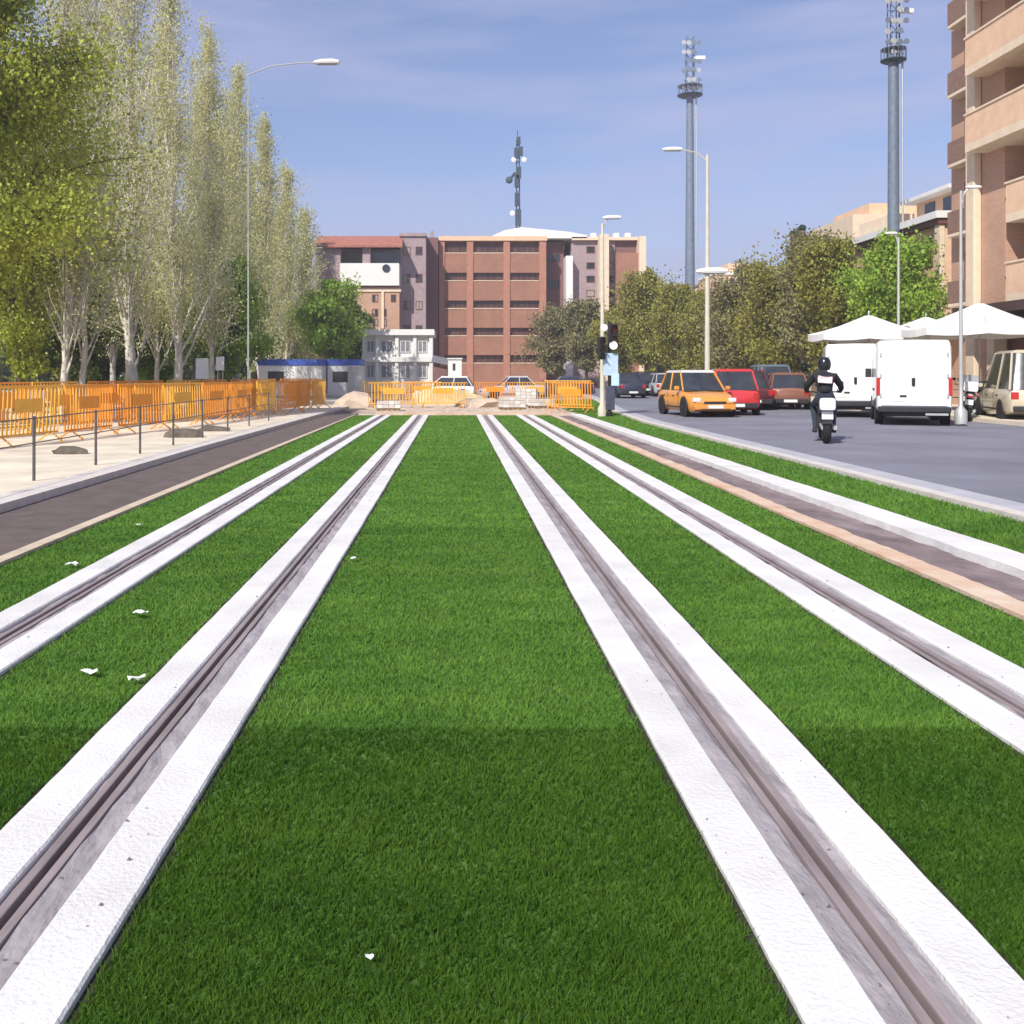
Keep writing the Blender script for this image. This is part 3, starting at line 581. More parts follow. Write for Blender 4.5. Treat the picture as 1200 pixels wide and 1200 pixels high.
# brick apartment tower on the right
XF = 21.0
t = thing('apartment_tower', 'tall brick apartment block with cream corner column and peach balconies', 'building')
NF = 7; fl = [4.6 + 3 * i for i in range(NF)]; top = fl[-1] + 3
YC = 1150 * XF / (1142 - CX)        # corner column depth
# wall is built around the recessed loggias
q = MB(); q.box(XF + 1.4, XF + 16, 24, 43.2, .2, top); q.build('wall', M_brick, t)
q = MB(); q.box(XF, XF + 1.38, 37.4, YC, 3.9, top); q.build('wall', M_brickl, t)
q = MB(); q.box(XF + .9, XF + 1.38, YC + .01, 43.2, .2, top); q.build('wall', M_brickl, t)
q = MB(); q.box(XF, XF + 1.38, 24, 26.5, 3.9, top); q.build('wall', M_brickl, t)
q = MB(); q.box(XF - .32, XF - .01, YC - .55, YC + .12, .2, top + .3, bev=.06); q.build('corner_column', M_cream, t)
for i, z in enumerate(fl):
    wide = i >= 2
    ye = 38.6 if wide else 36.9
    q = MB(); q.box(XF - (.9 if wide else .25), XF + 1.38, 26.6 if not wide else 26.0, ye, z - .32, z, bev=.0); q.build('balcony_slab', M_cream, t)
    q = MB()
    if wide:
        q.box(XF - .9, XF - .76, 26, ye, z + .002, z + 1.12); q.box(XF - .76, XF - .01, ye - .14, ye, z + .002, z + 1.12)
    else:
        q.box(XF - .25, XF - .1, 26.6, ye, z + .002, z + 1.12)
    q.build('parapet', M_peach, t)
    q = MB(); q.box(XF - (.94 if wide else .29), XF - (.72 if wide else .06), 26.6, ye + .04, z + 1.125, z + 1.2); q.build('parapet_coping', M_cream, t)
    windows(t, [(27.5, 30, z + .1, z + 2.3), (31.2, 33.4, z + .1, z + 2.3), (34.2, 36.6, z + .1, z + 2.3)], XF + 1.3, face='-X', mull=1, fm=M_frameW if i % 2 else M_frame)
    q = MB(); q.box(XF + .1, XF + .45, 33.55, 34.05, z + .01, z + 2.66); q.build('pillar', M_peach, t)
    if not wide:
        q = MB(); q.box(XF + .9, XF + .98, 34.3, 36.5, z + 1.35, z + 2.2); q.build('awning', M_shut, t)
    # narrow rear balconies seen in profile left of the column
    q = MB(); q.box(XF + .32, XF + .89, YC + .7, 42.4, z - .15, z, bev=.03); q.build('balcony_slab', M_cream, t)
    q = MB(); q.box(XF + .32, XF + .38, YC + .7, 42.4, z + .005, z + .95)
    q.build('balcony_rail', mat('brown_rail', (.25, .15, .11), .6), t)
    windows(t, [(YC + 1, YC + 2.4, z + .1, z + 2.2)], XF + .84, face='-X', mull=0)
q = MB(); q.box(XF - .6, XF + 16, 23.6, 43.4, top, top + .4); q.build('roof', M_cream, t)
q = MB(); q.box(XF - 1.2, XF + 1.38, 25, YC - .6, 3.85, 4.2); q.build('fascia', mat('dark_fascia', (.06, .035, .03), .7), t)
for y_ in (26, 30, 34, 38): q = MB(); q.box(XF - .1, XF + .4, y_, y_ + .5, .2, 3.84); q.build('pillar', M_cream, t)
windows(t, [(y_, y_ + 3.2, .4, 3.3) for y_ in (26.6, 30.6, 34.6)], XF + 1.2, face='-X', mull=2, t_=.1)
q = MB()
for k in range(2): q.box(XF - .31, XF - .01, YC + .8 + k * 1, YC + 1.3 + k * 1, 0, 0.001)
q.bm.free()

# ---------------------------------------------------------------- masts
def flood_mast(label, px, d, r0, r1, zp, clh, pr=1.65):
    t = thing('floodlight_mast', label, 'floodlight mast', (XX(px, d), d, 0), 0, 'stadium floodlight masts')
    q = MB(); n = 12; q.lathe([(r0 + (r1 - r0) * i / n, zp * i / n) for i in range(n + 1)], 16); q.build('pole', M_mast, t, smooth=True)
    q = MB(); q.tube([(r0 + .25, -.3, 2), (r1 + .3, -.3, zp)], .10, 6); q.build('ladder', M_metal, t)
    q = MB(); q.lathe([(pr * .8, zp), (pr, zp + .15), (pr, zp + .25), (pr * .8, zp + .35)], 20); q.build('platform', M_mastd, t)
    q = MB()
    for k in range(16):
        a = k * math.pi / 8; q.tube([(pr * .97 * math.cos(a), pr * .97 * math.sin(a), zp + .3), (pr * .97 * math.cos(a), pr * .97 * math.sin(a), zp + 1.4)], .035, 5)
    q.lathe([(pr * .97, zp + 1.35), (pr * .99, zp + 1.4), (pr * .97, zp + 1.45), (pr * .95, zp + 1.4)], 20); q.build('guard_rail', M_mast, t)
    q = MB()
    for sx, sy in ((-.5, -.4), (.5, -.4), (.5, .4), (-.5, .4)): q.tube([(sx, sy, zp + .4), (sx * .9, sy * .9, zp + clh)], .07, 5)
    nl = int(clh / 1.2)
    for k in range(nl):
        z0 = zp + .5 + k * (clh - .6) / nl; z1 = z0 + (clh - .6) / nl
        q.tube([(-.5, -.4, z0), (.5, -.4, z1)], .045, 4); q.tube([(.5, -.4, z0), (-.5, -.4, z1)], .045, 4); q.tube([(-.9, -.5, z0 + .3), (.9, -.5, z0 + .3)], .06, 5)
    q.build('lattice', M_mast, t)
    rm = random.Random(int(px))
    for k in range(nl):
        z0 = zp + .9 + k * (clh - .9) / nl
        for x_ in (-.95, -.3, .35, 1.0):
            if rm.random() < .25: continue
            q = MB(); q.lathe([(.12, 0), (.30, -.28), (.32, -.33), (.28, -.34)], 10, 'Y', (x_, -.52, z0 + rm.uniform(-.1, .1)))
            q.build('floodlight', M_metal if rm.random() < .5 else M_mast, t)
    q = MB(); q.box(.4, 1.9, -.6, -.2, zp + clh * .60, zp + clh * .60 + .45); q.build('antenna_panel', M_lampw, t)
    return t
flood_mast('slim blue-grey floodlight mast farther off, above the olive trees', 808.5, 130, .75, .45, 38.3, 8.0)
fm2 = flood_mast('thicker floodlight mast whose head reaches the top of the picture', 1047, 52.3, .66, .52, ZZ(73, 52.3) * 2, 8.5, 1.3); fm2.scale = (.5, .5, .5)
# roof antenna on the brick block
t = thing('radio_mast', 'dark blue-green antenna mast on the roof of the brick block', 'antenna', (XX(606.5, D + 5), D + 5, z_top + .6))
mh = ZZ(153, D + 5) - z_top - .6
q = MB()
for a in (0, 2.1, 4.2): q.tube([(.28 * math.cos(a), .28 * math.sin(a), 0), (.2 * math.cos(a), .2 * math.sin(a), mh * .92)], .06, 5)
nn = 16
for k in range(nn):
    z0, z1 = mh * .9 * k / nn, mh * .9 * (k + 1) / nn
    for a, b in ((0, 2.1), (2.1, 4.2), (4.2, 0)): q.tube([(.26 * math.cos(a), .26 * math.sin(a), z0), (.26 * math.cos(b), .26 * math.sin(b), z1)], .035, 4)
q.tube([(0, 0, mh * .85), (0, 0, mh)], .05, 5); q.build('lattice', M_mastd, t)
for (x_, z_, w_, h_) in ((-.15, .78, .55, 1.3), (.35, .80, .5, 1.1), (-.1, .52, .55, 1.5), (.1, .60, .6, 1.4), (.05, .18, .7, 1.9), (-.05, .35, .6, 1.6), (.1, .90, .45, .9)):
    q = MB(); q.box(x_ - w_ / 2, x_ + w_ / 2, -.45, -.22, mh * z_ - h_ / 2, mh * z_ + h_ / 2, bev=.05); q.build('antenna_panel', M_mastd, t)
q = MB(); q.tube([(-.3, -.3, mh * .60), (-1.05, -.35, mh * .52)], .16, 7); q.build('arm', M_mastd, t)
q = MB(); q.lathe([(.42, 0), (.42, -.18), (.2, -.3)], 14, 'Y', (-1.0, -.3, mh * .53)); q.build('dish', M_mastd, t)
for x_, z_ in ((-.45, .72), (.75, .72), (-.62, .22)):
    q = MB(); q.lathe([(.3, 0), (.3, -.12), (.1, -.2)], 14, 'Y', (x_, -.3, mh * z_)); q.build('dish', M_lampw, t)

# street lamps
def street_lamp(label, px, d, ph, heads, r0=.09, r1=.05, m=M_creampole, z=0):
    """heads: (dx, z, size) luminaires on side arms"""
    t = thing('street_lamp', label, 'street lamp', (XX(px, d), d, z), 0, 'street lamps')
    q = MB(); q.lathe([(.17, 0), (.17, .35), (r0, .5), (r0, 1.2), (r1, ph)], 10); q.build('pole', m, t, smooth=True)
    for dx, hz, s in heads:
        q = MB(); sg = 1 if dx >= 0 else -1
        pts = [(0, 0, hz - .5), (dx * .3, 0, hz - .12), (dx * .7, 0, hz + .02), (dx, 0, hz + .04)] if abs(dx) > .01 else [(0, 0, hz - .3), (0, 0, hz)]
        q.tube(pts, .028, 6); q.build('arm', m, t)
        q = MB(); L = s; prof = [(-.5, .02), (-.46, .06), (-.2, .11), (.2, .12), (.45, .08), (.5, .02)]
        q.loft([[(dx + u * L * 1.0, .32 * L * (v / .12) * math.cos(a) * .6, hz + .03 + v * L * 1.1 * max(math.sin(a), -.45)) for a in [i * math.pi / 6 for i in range(12)]] for u, v in prof])
        lh = q.build('lamp_head', M_lampw, t, smooth=True)
        q = MB(); q.box(dx - L * .38, dx + L * .38, -.1 * L, .1 * L, hz + .03 - .075 * L, hz + .035 - .055 * L); q.build('lamp_lens', M_metal, lh)
    return t
d = 42; street_lamp('tall street lamp among the pale poplars, its white head high in the sky', 291, d, ZZ(86, d) - .1, [(XX(383, d) - XX(291, d), ZZ(74, d) - .08, 1.15)], r1=.022, r0=.04, m=mat('dull_pole', (.42, .43, .42), .6, .05), z=.08)
d = 45; hz_ = ZZ(176, d) - .15
street_lamp('tall cream street lamp behind the orange car with lamps at two heights', 829, d, hz_ - .2, [(XX(788, d) - XX(829, d), hz_, .95), (.22, ZZ(319, d) - .15, 1.5)], r1=.06, r0=.13, z=.15)
d = 35.6; street_lamp('cream lamp post beside the traffic signal, reaching the wing roof line', 706, d, ZZ(262, d), [(.35, ZZ(256, d), .7)], r0=.09, r1=.05)
d = 40; street_lamp('thin grey lamp post in front of the lime tree, behind the white van', 1053, d, ZZ(284, d), [(-.3, ZZ(280, d), .5)], m=M_metal, r0=.07, r1=.045, z=.2)
d = 27.5; t_l = street_lamp('thin pale lamp post between the white van and the beige car', 1126, d, ZZ(232, d), [(.35, ZZ(229, d), .45)], m=M_metal, r0=.055, r1=.035, z=.2)

# traffic signal
d = 35.2; t = thing('traffic_signal', 'black traffic signal heads with a pale blue sign on one post at the verge end', 'traffic light', (XX(714, d), d, 0))
zt = ZZ(377, d)
q = MB(); q.lathe([(.12, 0), (.12, .2), (.055, .3), (.05, zt)], 10); q.build('pole', M_black, t)
def head(cx, cz, n, parent, s=1.0):
    q = MB(); q.box(cx - .15 * s, cx + .15 * s, -.28, -.06, cz - .16 * n * s, cz + .16 * n * s, bev=.03); h = q.build('signal_head', M_black, parent)
    for k in range(n):
        zz = cz + .16 * n * s - .16 * s - .32 * s * k + 0
        q = MB(); q.lathe([(.105 * s, 0), (.105 * s, -.012)], 14, 'Y', (cx, -.285, zz)); q.build('lens', mat('lens_%d' % k, [(.12, .01, .01), (.12, .07, .01), (.01, .10, .03)][k % 3], .3), h)
        q = MB(); rs_ = []
        for yy in (-.28, -.45):
            rs_.append([(cx + .12 * s * math.cos(a), yy, zz + .12 * s * math.sin(a)) for a in [R(x) for x in range(-20, 201, 22)]] + [(cx + .105 * s * math.cos(a), yy, zz + .105 * s * math.sin(a)) for a in [R(x) for x in range(200, -21, -22)]])
        q.loft(rs_); q.build('visor', M_black, h)
head(.1, zt - .45, 2, t, 1.15); head(-.30, zt - .95, 3, t, .85)
q = MB(); q.lathe([(.13, 0), (.13, -.02)], 14, 'Y', (-.22, -.2, zt - .22)); q.build('round_plate', M_lampw, t)
q = MB(); q.lathe([(.15, 0), (.15, -.02)], 14, 'Y', (.1, -.3, zt - .86)); q.build('round_plate', M_lampw, t)
q = MB(); q.box(-.24, .30, -.12, -.08, ZZ(440, d), ZZ(414, d), bev=.01); q.build('sign_panel', mat('pale_blue_sign', (.45, .58, .72), .5, .1), t)
q = MB(); q.box(.05, .33, -.16, -.125, ZZ(452, d), ZZ(438, d), bev=.01); q.build('sign_panel', mat('light_blue_sign', (.5, .68, .85), .5, .1), t)
q = MB(); q.box(-.12, .18, -.12, .12, .3, 1.15, bev=.03); q.build('control_box', mat('dark_blue_box', (.06, .06, .10), .6), t)

# ---------------------------------------------------------------- barriers
def barrier_proto(m, name='site_barrier'):
    t = thing(name, 'x', 'barrier', (0, 0, 0)); L, H = 2.3, 1.1
    q = MB(); q.tube([(0, 0, .2), (0, 0, H), (L, 0, H), (L, 0, .2), (0, 0, .2)], .024, 6); q.build('frame', m, t)
    for k in range(15):
        x_ = L * (k + 1) / 16; q = MB(); q.box(x_ - .022, x_ + .022, -.01, .01, .2, H - .02)
        q.build('bar', m, t)
    for x_ in (.25, L - .25): q = MB(); q.tube([(x_, -.3, .01), (x_, -.28, .03), (x_, 0, .2), (x_, .28, .03), (x_, .3, .01)], .02, 5); q.build('foot', m, t)
    q = MB(); q.box(L * .28, L * .72, -.018, -.012, .62, .88); q.build('plate', m, t)
    return t
pr_o = barrier_proto(M_orange); pr_y = barrier_proto(M_yellow); first = {}
def place_barrier(x, y, rz, m, label, group, z=.085, sc=1.0):
    src = pr_o if m == 'o' else pr_y
    if m not in first: first[m] = 1; o = src
    else: o = copy_tree(src)
    o.location = (x, y, z); o.rotation_euler = (rnd.uniform(-.05, .05), 0, rz); o.scale = (1, 1, sc); o['label'] = label; o['group'] = group
    return o
def row(pts, m, phrase, group, n, sc=1.0, z=.085):
    P = [Vector(p) for p in pts]; L = [(b - a).length for a, b in zip(P, P[1:])]; tot = sum(L)
    def at(s):
        for i, l in enumerate(L):
            if s <= l or i == len(L) - 1: return P[i] + (P[i + 1] - P[i]) * (s / l)
            s -= l
    for i in range(n):
        a, b = at(tot * i / n), at(tot * (i + .96) / n); rz = math.atan2(b.y - a.y, b.x - a.x) + rnd.uniform(-.07, .07)
        place_barrier(a.x, a.y, rz, m if not isinstance(m, list) else m[i % len(m)], phrase % ORD[i], group, z, sc)
row([(-9.9, 17.5), (-8.9, 21.5), (-7.4, 30), (-5.6, 43.5)], ['o', 'y', 'o'], 'orange construction barrier, %s from the near end of the front row on the left', 'barriers of the front left row', 11, sc=1.12)
row([(-13.2, 23), (-11.2, 31), (-9.2, 40), (-6.8, 50)], ['o', 'o', 'y'], 'construction barrier, %s from the near end of the back row under the trees', 'barriers of the back left row', 11, sc=1.15)
row([(-11.7, 20), (-9.9, 27), (-7.2, 38)], ['y', 'o'], 'barrier, %s from the near end of the middle row on the left pavement', 'barriers of the middle left row', 8, sc=1.1)
row([(XX(432, 45), 45), (XX(548, 46), 46)], 'y', 'yellow barrier, %s from the left in the row across the track end', 'barriers across the track end', 2, sc=1.05, z=.02)
row([(XX(646, 40.5), 40.5), (XX(706, 38.5), 38.5)], 'o', 'orange barrier standing alone left of the cream lamp post, %s', 'barriers by the lamp post', 1, sc=1.1, z=.02)
row([(XX(640, 43), 43.5), (XX(702, 41), 42)], 'y', 'yellow barrier just behind the orange one left of the lamp post, %s', 'barriers by the lamp post', 1, sc=1.15, z=.02)
row([(XX(556, 53), 53), (XX(650, 54), 54)], ['o', 'y'], 'barrier, %s from the left of the row behind the paver pallets', 'barriers behind the paver pallets', 2, sc=1.05, z=-.03)
row([(XX(425, 57), 57), (XX(520, 56), 56)], ['y', 'o'], 'barrier, %s from the left of the row in front of the white building', 'barriers before the white building', 2, sc=1.05, z=-.03)
for o in list(C.objects):
    if o.get('label', '').endswith(', first') : o['label'] = o['label'][:-7]

# low dark railing on the left pavement
M_rpost = mat('dark_grey_metal', (.10, .095, .09), .6, .3, 5)
t = thing('railing', 'low dark railing with thin posts along the asphalt path on the left', 'railing')
xr = lambda y: -5.95
ys_ = [9.6, 11.8, 13.9, 16.3, 18.6, 20.8, 23.2, 25.8, 28.5, 31.5]
for y in ys_: q = MB(); q.tube([(xr(y), y, .08), (xr(y), y, 1.0)], .022, 6); q.build('post', M_rpost, t)
q = MB(); q.tube([(xr(y), y, .62) for y in ys_], .009, 4); q.tube([(xr(y), y, .97) for y in ys_], .009, 4); q.build('wire', M_rpost, t)
# debris on the pavement
def lump(name, label, cat, x, y, z, sx, sy, sz, m, seed):
    r = random.Random(seed); b = bmesh.new(); bmesh.ops.create_icosphere(b, subdivisions=2, radius=1)
    for v in b.verts: k = 1 + r.uniform(-.22, .22); v.co = Vector((v.co.x * sx * k, v.co.y * sy * k, max(-.1, v.co.z) * sz * k))
    q = MB(); q.bm.free(); q.bm = b; o = q.build(name, m, None, loc=(x, y, z)); return tag(o, label, cat)
M_tarp = mat('dark_tarp', (.13, .11, .085), .9, .3, 6, bump=.5)
lump('rubble_heap', 'small dark heap on the pale pavement near the second railing post', 'heap', -7.3, 18.6, .085, .35, .2, .14, M_tarp, 1)
lump('rubble_heap', 'long dark heap under the front barriers, midway along the pavement', 'heap', XX(216, 23.5), 23.5, .085, .5, .3, .2, M_tarp, 2)
lump('rubble_heap', 'dark heap beside the barriers nearer the path, beyond the longest heap', 'heap', XX(250, 26), 26, .085, .42, .25, .15, M_tarp, 3)
lump('sand_heap', 'pale sand heap between the track end and the yellow barriers', 'heap', XX(560, 47), 47, 0, 1.2, .9, .45, M_sand, 4)
lump('sand_heap', 'larger sand heap behind the yellow barriers across the track end', 'heap', XX(520, 50), 50, 0, 1.9, 1.0, .8, mat('yellow_sand', (.62, .5, .28), .95, .2, 3, bump=.6), 5)
lump('rubble_heap', 'brownish earth heap left of the first yellow barrier at the track end', 'heap', XX(415, 46), 46, 0, 1.0, .8, .7, M_sand, 6)
# plank kerb across the track end
tag(slab('concrete_sill', [(37.6, -3.0, 3.6), (38.2, -3.0, 3.6)], -.05, .10, M_concold), 'low tan concrete sill across the end of the tracks', 'sill')
# pallets of paving blocks
def pallet(label, x, y, rz, n):
    t = thing('paver_pallet', label, 'pallet of pavers', (x, y, .0), rz, 'pallets of paving blocks')
    q = MB()
    for k in range(5): q.box(-.5 + k * .22, -.5 + k * .22 + .12, -.5, .5, .11, .13)
    for k in (-.45, -.05, .35): q.box(-.5, .5, k, k + .1, .0, .108)
    q.build('pallet', mat('pallet_wood', (.35, .25, .15), .9, .2, 6), t)
    for j in range(n):
        for i in range(4):
            q = MB(); q.box(-.48 + i * .245, -.48 + i * .245 + .235, -.46 + .01 * ((i + j) % 2), .46, .14 + j * .15, .14 + j * .15 + .14, bev=.008); q.build('paving_block', M_kerb if (i + j) % 3 else M_conc, t)
pallet('pallet of pale blocks right of the track end', XX(600, 43), 43, .2, 3)
pallet('taller pallet of pale blocks behind the track end on the right', XX(617, 47), 47, -.15, 5)
pallet('lone low pallet of blocks near the orange barrier by the lamp post', XX(634, 45), 45, .3, 2)
pallet('pallet of pale blocks behind the sand heap, before the booth', XX(546, 52), 52, -.2, 4)
pallet('pallet of pale blocks left of the track end by the asphalt path', XX(455, 42), 42, .1, 2)

# site cabins
def cabin(label, px0, px1, d, zt):
    x0, x1 = XX(px0, d), XX(px1, d); t = thing('site_cabin', label, 'site cabin', (x0, d, .05), 0, 'site cabins'); L = x1 - x0
    q = MB(); q.box(0, L, 0, 2.4, .15, zt - .45); q.build('wall', M_white, t)
    q = MB(); q.box(-.05, L + .05, -.05, 2.45, zt - .449, zt - .05); q.build('roof_band', mat('blue_paint', (.06, .11, .42), .5, .1), t)
    n = int(L / .5)
    for k in range(n): q = MB(); q.box(L * k / n, L * k / n + .05, -.025, -.002, .2, zt - .5); q.build('rib', M_lampw, t)
    q = MB(); q.box(L * .6, L * .6 + .9, -.035, -.028, .2, 2.0 if zt > 2.5 else 1.8); dr = q.build('door', M_metal, t)
    q = MB(); q.box(L * .15, L * .15 + 1, -.036, -.028, 1.0, 1.7); q.build('window', M_glass, t)
cabin('longer white site cabin with blue roof band behind the barriers', 303, 377, 62, ZZ(421, 62))
cabin('shorter white site cabin with blue band beside the white building', 384, 423, 64, ZZ(421, 64))
def signb(label, px, d, y0, y1, w_):
    t = thing('sign_board', label, 'sign', (XX(px, d), d, .08), 0, 'white boards behind the left barriers')
    q = MB(); q.tube([(-w_ * .3, .03, 0), (-w_ * .3, .03, ZZ(y1, d))], .03, 6); q.tube([(w_ * .3, .03, 0), (w_ * .3, .03, ZZ(y1, d))], .03, 6); q.build('post', M_metal, t)
    q = MB(); q.box(-w_ / 2, w_ / 2, -.03, -.001, ZZ(y1, d) - .08, ZZ(y0, d) - .08, bev=.01); q.build('board', M_lampw, t)
signb('taller white board on posts next to the poplar with the white trunk', 237, 46, 420, 444, .6)
signb('smaller white board right of the taller one behind the barriers', 258, 50, 418, 434, .42)

# ---------------------------------------------------------------- vehicles
def wheel(parent, x, y, r, w_, name='wheel'):
    q = MB(); q.lathe([(r * .62, -w_ / 2), (r * .9, -w_ / 2), (r, -w_ * .32), (r, w_ * .32), (r * .9, w_ / 2), (r * .62, w_ / 2)], 20, 'X'); t_ = q.build(name, M_rubber, parent, smooth=True, loc=(x, y, r))
    s = 1 if x > 0 else -1
    q = MB(); q.lathe([(r * .62, -s * .02 * 0), (r * .6, s * w_ * .42), (r * .3, s * w_ * .36), (r * .12, s * w_ * .42)], 16, 'X'); q.build('rim', M_metal, t_, smooth=True)
    return t_
M_lred = mat('tail_lamp', (.45, .02, .015), .25, .1, spec=.6)
M_lclear = mat('head_lamp', (.7, .7, .72), .15, .1, spec=.7)
M_plate = mat('plate_white', (.75, .75, .72), .5, .03)
M_dplast = mat('dark_plastic', (.03, .03, .032), .6, .2)
def paint(name, c): return mat(name, c, .3, .04, 2, coat=.6, spec=.5)
def car(label, cat, x, y, rz, pm, L=4.1, W=1.7, H=1.45, style='hatch', z=.15, name='parked_car', group='cars on the avenue', roofm=None):
    """front of the car is +Y locally"""
    t = thing(name, label, cat, (x, y, z), rz, group); w2 = W / 2; zb = .88 if style != 'suv' else 1.0; gc = .18 if style != 'suv' else .25
    hood = zb - .03
    st = [(-L/2, gc + .2, zb - .12, .84), (-L/2 + .08, gc + .08, zb - .03, .93), (-L/2 + .5, gc, zb, 1), (-L*.1, gc, zb, 1), (L*.14, gc, zb, 1), (L*.27, gc, hood - .03, .99), (L/2 - .35, gc, hood - .12, .95), (L/2 - .06, gc + .06, hood - .25, .86), (L/2, gc + .15, hood - .36, .76)]
    rings = []
    for (yy, b0, t0_, k) in st:
        a = w2 * k; rings.append([(-a * .9, yy, b0), (a * .9, yy, b0), (a * .98, yy, b0 + .12), (a, yy, (b0 + t0_) / 2 + .06), (a * .97, yy, t0_ - .1), (a * .86, yy, t0_), (0, yy, t0_ + .025), (-a * .86, yy, t0_), (-a * .97, yy, t0_ - .1), (-a, yy, (b0 + t0_) / 2 + .06), (-a * .98, yy, b0 + .12)])
    q = MB(); q.loft(rings); body = q.build('body', pm, t, smooth=True)
    yb0, yb1 = (-L/2 + .12, L * .25) if style != 'sedan' else (-L * .36, L * .22)
    yt0, yt1 = (yb0 + (.35 if style != 'sedan' else .55), L * .07)
    wb, wt = w2 * .87, w2 * .70
    q = MB(); n_ = 4; rings = []
    for i in range(n_ + 1):
        f = i / n_; g_ = f ** .9; a = wb + (wt - wb) * f; y0_, y1_ = yb0 + (yt0 - yb0) * g_, yb1 + (yt1 - yb1) * g_; zz = zb - .01 + (H - .09 - zb) * f
        rings.append([(-a, y0_ + .06, zz), (-a * .85, y0_, zz), (a * .85, y0_, zz), (a, y0_ + .06, zz), (a, y1_ - .12, zz), (a * .8, y1_, zz), (-a * .8, y1_, zz), (-a, y1_ - .12, zz)])
    q.loft(rings); q.build('glasshouse', M_glass, t, smooth=True)
    q = MB(); a = wt
    q.loft([[(-a, yt0 + .02, zz), (a, yt0 + .02, zz), (a, yt1 - .05, zz), (-a, yt1 - .05, zz)] for a, zz in ((wt + .015, H - .09), (wt, H - .04), (wt * .85, H))]); q.build('roof', roofm or pm, t, smooth=True)
    for s in (-1, 1):
        for (ya, yt_) in ((yb0 + .05, yt0 + .06), (yb1 - .1, yt1 - .08), ((yb0 + yb1) / 2 - .1, (yt0 + yt1) / 2 - .05)):
            q = MB(); q.tube([(s * (wb + .005), ya, zb - .02), (s * (wt + .01), yt_, H - .07)], .032, 5); q.build('pillar', pm, t)
        q = MB(); q.box(s * w2 * .98 - .0 if s > 0 else -w2 * .98 - .16, w2 * .98 + .16 if s > 0 else -w2 * .98, yb1 - .35, yb1 - .22, zb + .02, zb + .15, bev=.03); q.build('mirror', pm, t)
        q = MB(); q.box(s * w2 * .72 - .13, s * w2 * .72 + .13, L/2 - .14, L/2 - .03 + .02, hood - .34, hood - .2, bev=.03); q.build('headlight', M_lclear, t)
        q = MB(); q.box(s * w2 * .76 - .1, s * w2 * .76 + .1, -L/2 - .01, -L/2 + .09, zb - .30, zb - .08, bev=.03); q.build('taillight', M_lred, t)
        q = MB()
        for yd in (yb1 - .32, (yb0 + yb1) / 2 - .08): q.box(s * w2 * .992 - .006, s * w2 * .992 + .006, yd - .008, yd + .008, gc + .16, zb - .1)
        q.box(s * w2 * .995 - .008, s * w2 * .995 + .008, -L * .2, L * .2, gc + .12, gc + .16); q.build('door_seam', M_dplast, t)
        for yd in (yb1 - .95, (yb0 + yb1) / 2 - .6): q = MB(); q.box(s * w2 * .99 - .02, s * w2 * .99 + .02, yd, yd + .16, zb - .2, zb - .165, bev=.006); q.build('door_handle', M_dplast, t)
        for yy in (-L * .31, L * .31):
            q = MB(); q.lathe([(.37, 0), (.37, s * .02)], 18, 'X', (s * (w2 * .985), yy, .33)); q.build('wheel_arch', M_dplast, t)
            wheel(t, s * (w2 - .085), yy, .31, .21)
    for yy, dy in ((-L/2, -1), (L/2, 1)):
        q = MB(); q.box(-w2 * .82, w2 * .82, yy - .04 if dy > 0 else yy - .05, yy + .05 if dy > 0 else yy + .04, gc + .08, gc + .26, bev=.03); q.build('bumper', pm if dy > 0 else M_dplast, t)
        q = MB(); q.box(-.26, .26, yy + dy * .052, yy + dy * .058, gc + .12, gc + .23); q.build('number_plate', M_plate, t)
    q = MB(); q.box(-w2 * .45, w2 * .45, L/2 - .0, L/2 + .015, hood - .42, hood - .32); q.box(-w2 * .6, w2 * .6, L/2 + .03, L/2 + .056, gc + .085, gc + .11); q.build('grille', M_dplast, t)
    q = MB(); q.tube([(-.3, yb1 + .01, zb + .0), (.12, yb1 - .12, zb + .09)], .009, 4); q.tube([(.25, yb1 + .01, zb + .0), (.6, yb1 - .12, zb + .09)], .009, 4); q.build('wiper', M_dplast, t)
    q = MB(); q.box(-.3, .3, -L/2 + .33, -L/2 + .39, H - .05, H - .015); q.bm.free(); q = MB(); q.tube([(.2, 0, H - .01), (.22, -.25, H + .22)], .006, 4); q.build('aerial', M_dplast, t)
    return t
def A(px, d): return XX(px, d)
car('orange-yellow car with a white roof, facing the viewer beside the red car', 'car', A(815, 34.4), 34.4, math.pi + .10, paint('orange_car', (.72, .30, .05)), 3.8, 1.68, 1.58, 'hatch', name='oncoming_car', roofm=paint('white_car', (.75, .75, .74)))
car('bright red car just right of the orange one', 'car', A(853, 36.0), 36.0, -.12, paint('red_car', (.62, .035, .04)), 4.0, 1.7, 1.62, 'hatch')
car('dark maroon car beyond the red one', 'car', A(872, 41), 41, -.1, paint('maroon_car', (.10, .02, .025)), 4.2, 1.7, 1.6, 'sedan')
car('blue-grey tall car parked ahead of the motorcyclist', 'car', A(898, 44), 44, -.12, paint('bluegrey_car', (.13, .19, .24)), 4.3, 1.75, 1.85, 'suv')
car('small brown car parked left of the motorcyclist', 'car', A(919, 41.5), 41.5, -.2, paint('brown_car', (.26, .11, .07)), 3.9, 1.65, 1.5, 'hatch')
car('dark blue car far off right of the traffic signal', 'car', A(733, 60), 60, .05, paint('navy_car', (.03, .04, .07)), 4.2, 1.7, 1.5, 'sedan')
car('black car far off behind the dark blue one', 'car', A(752, 66), 66, 0, paint('black_car', (.015, .015, .018)), 4.2, 1.7, 1.6, 'suv')
car('silver car far off left of the orange car', 'car', A(775, 64), 64, 0, paint('silver_car', (.45, .46, .48)), 4.2, 1.7, 1.5, 'hatch')
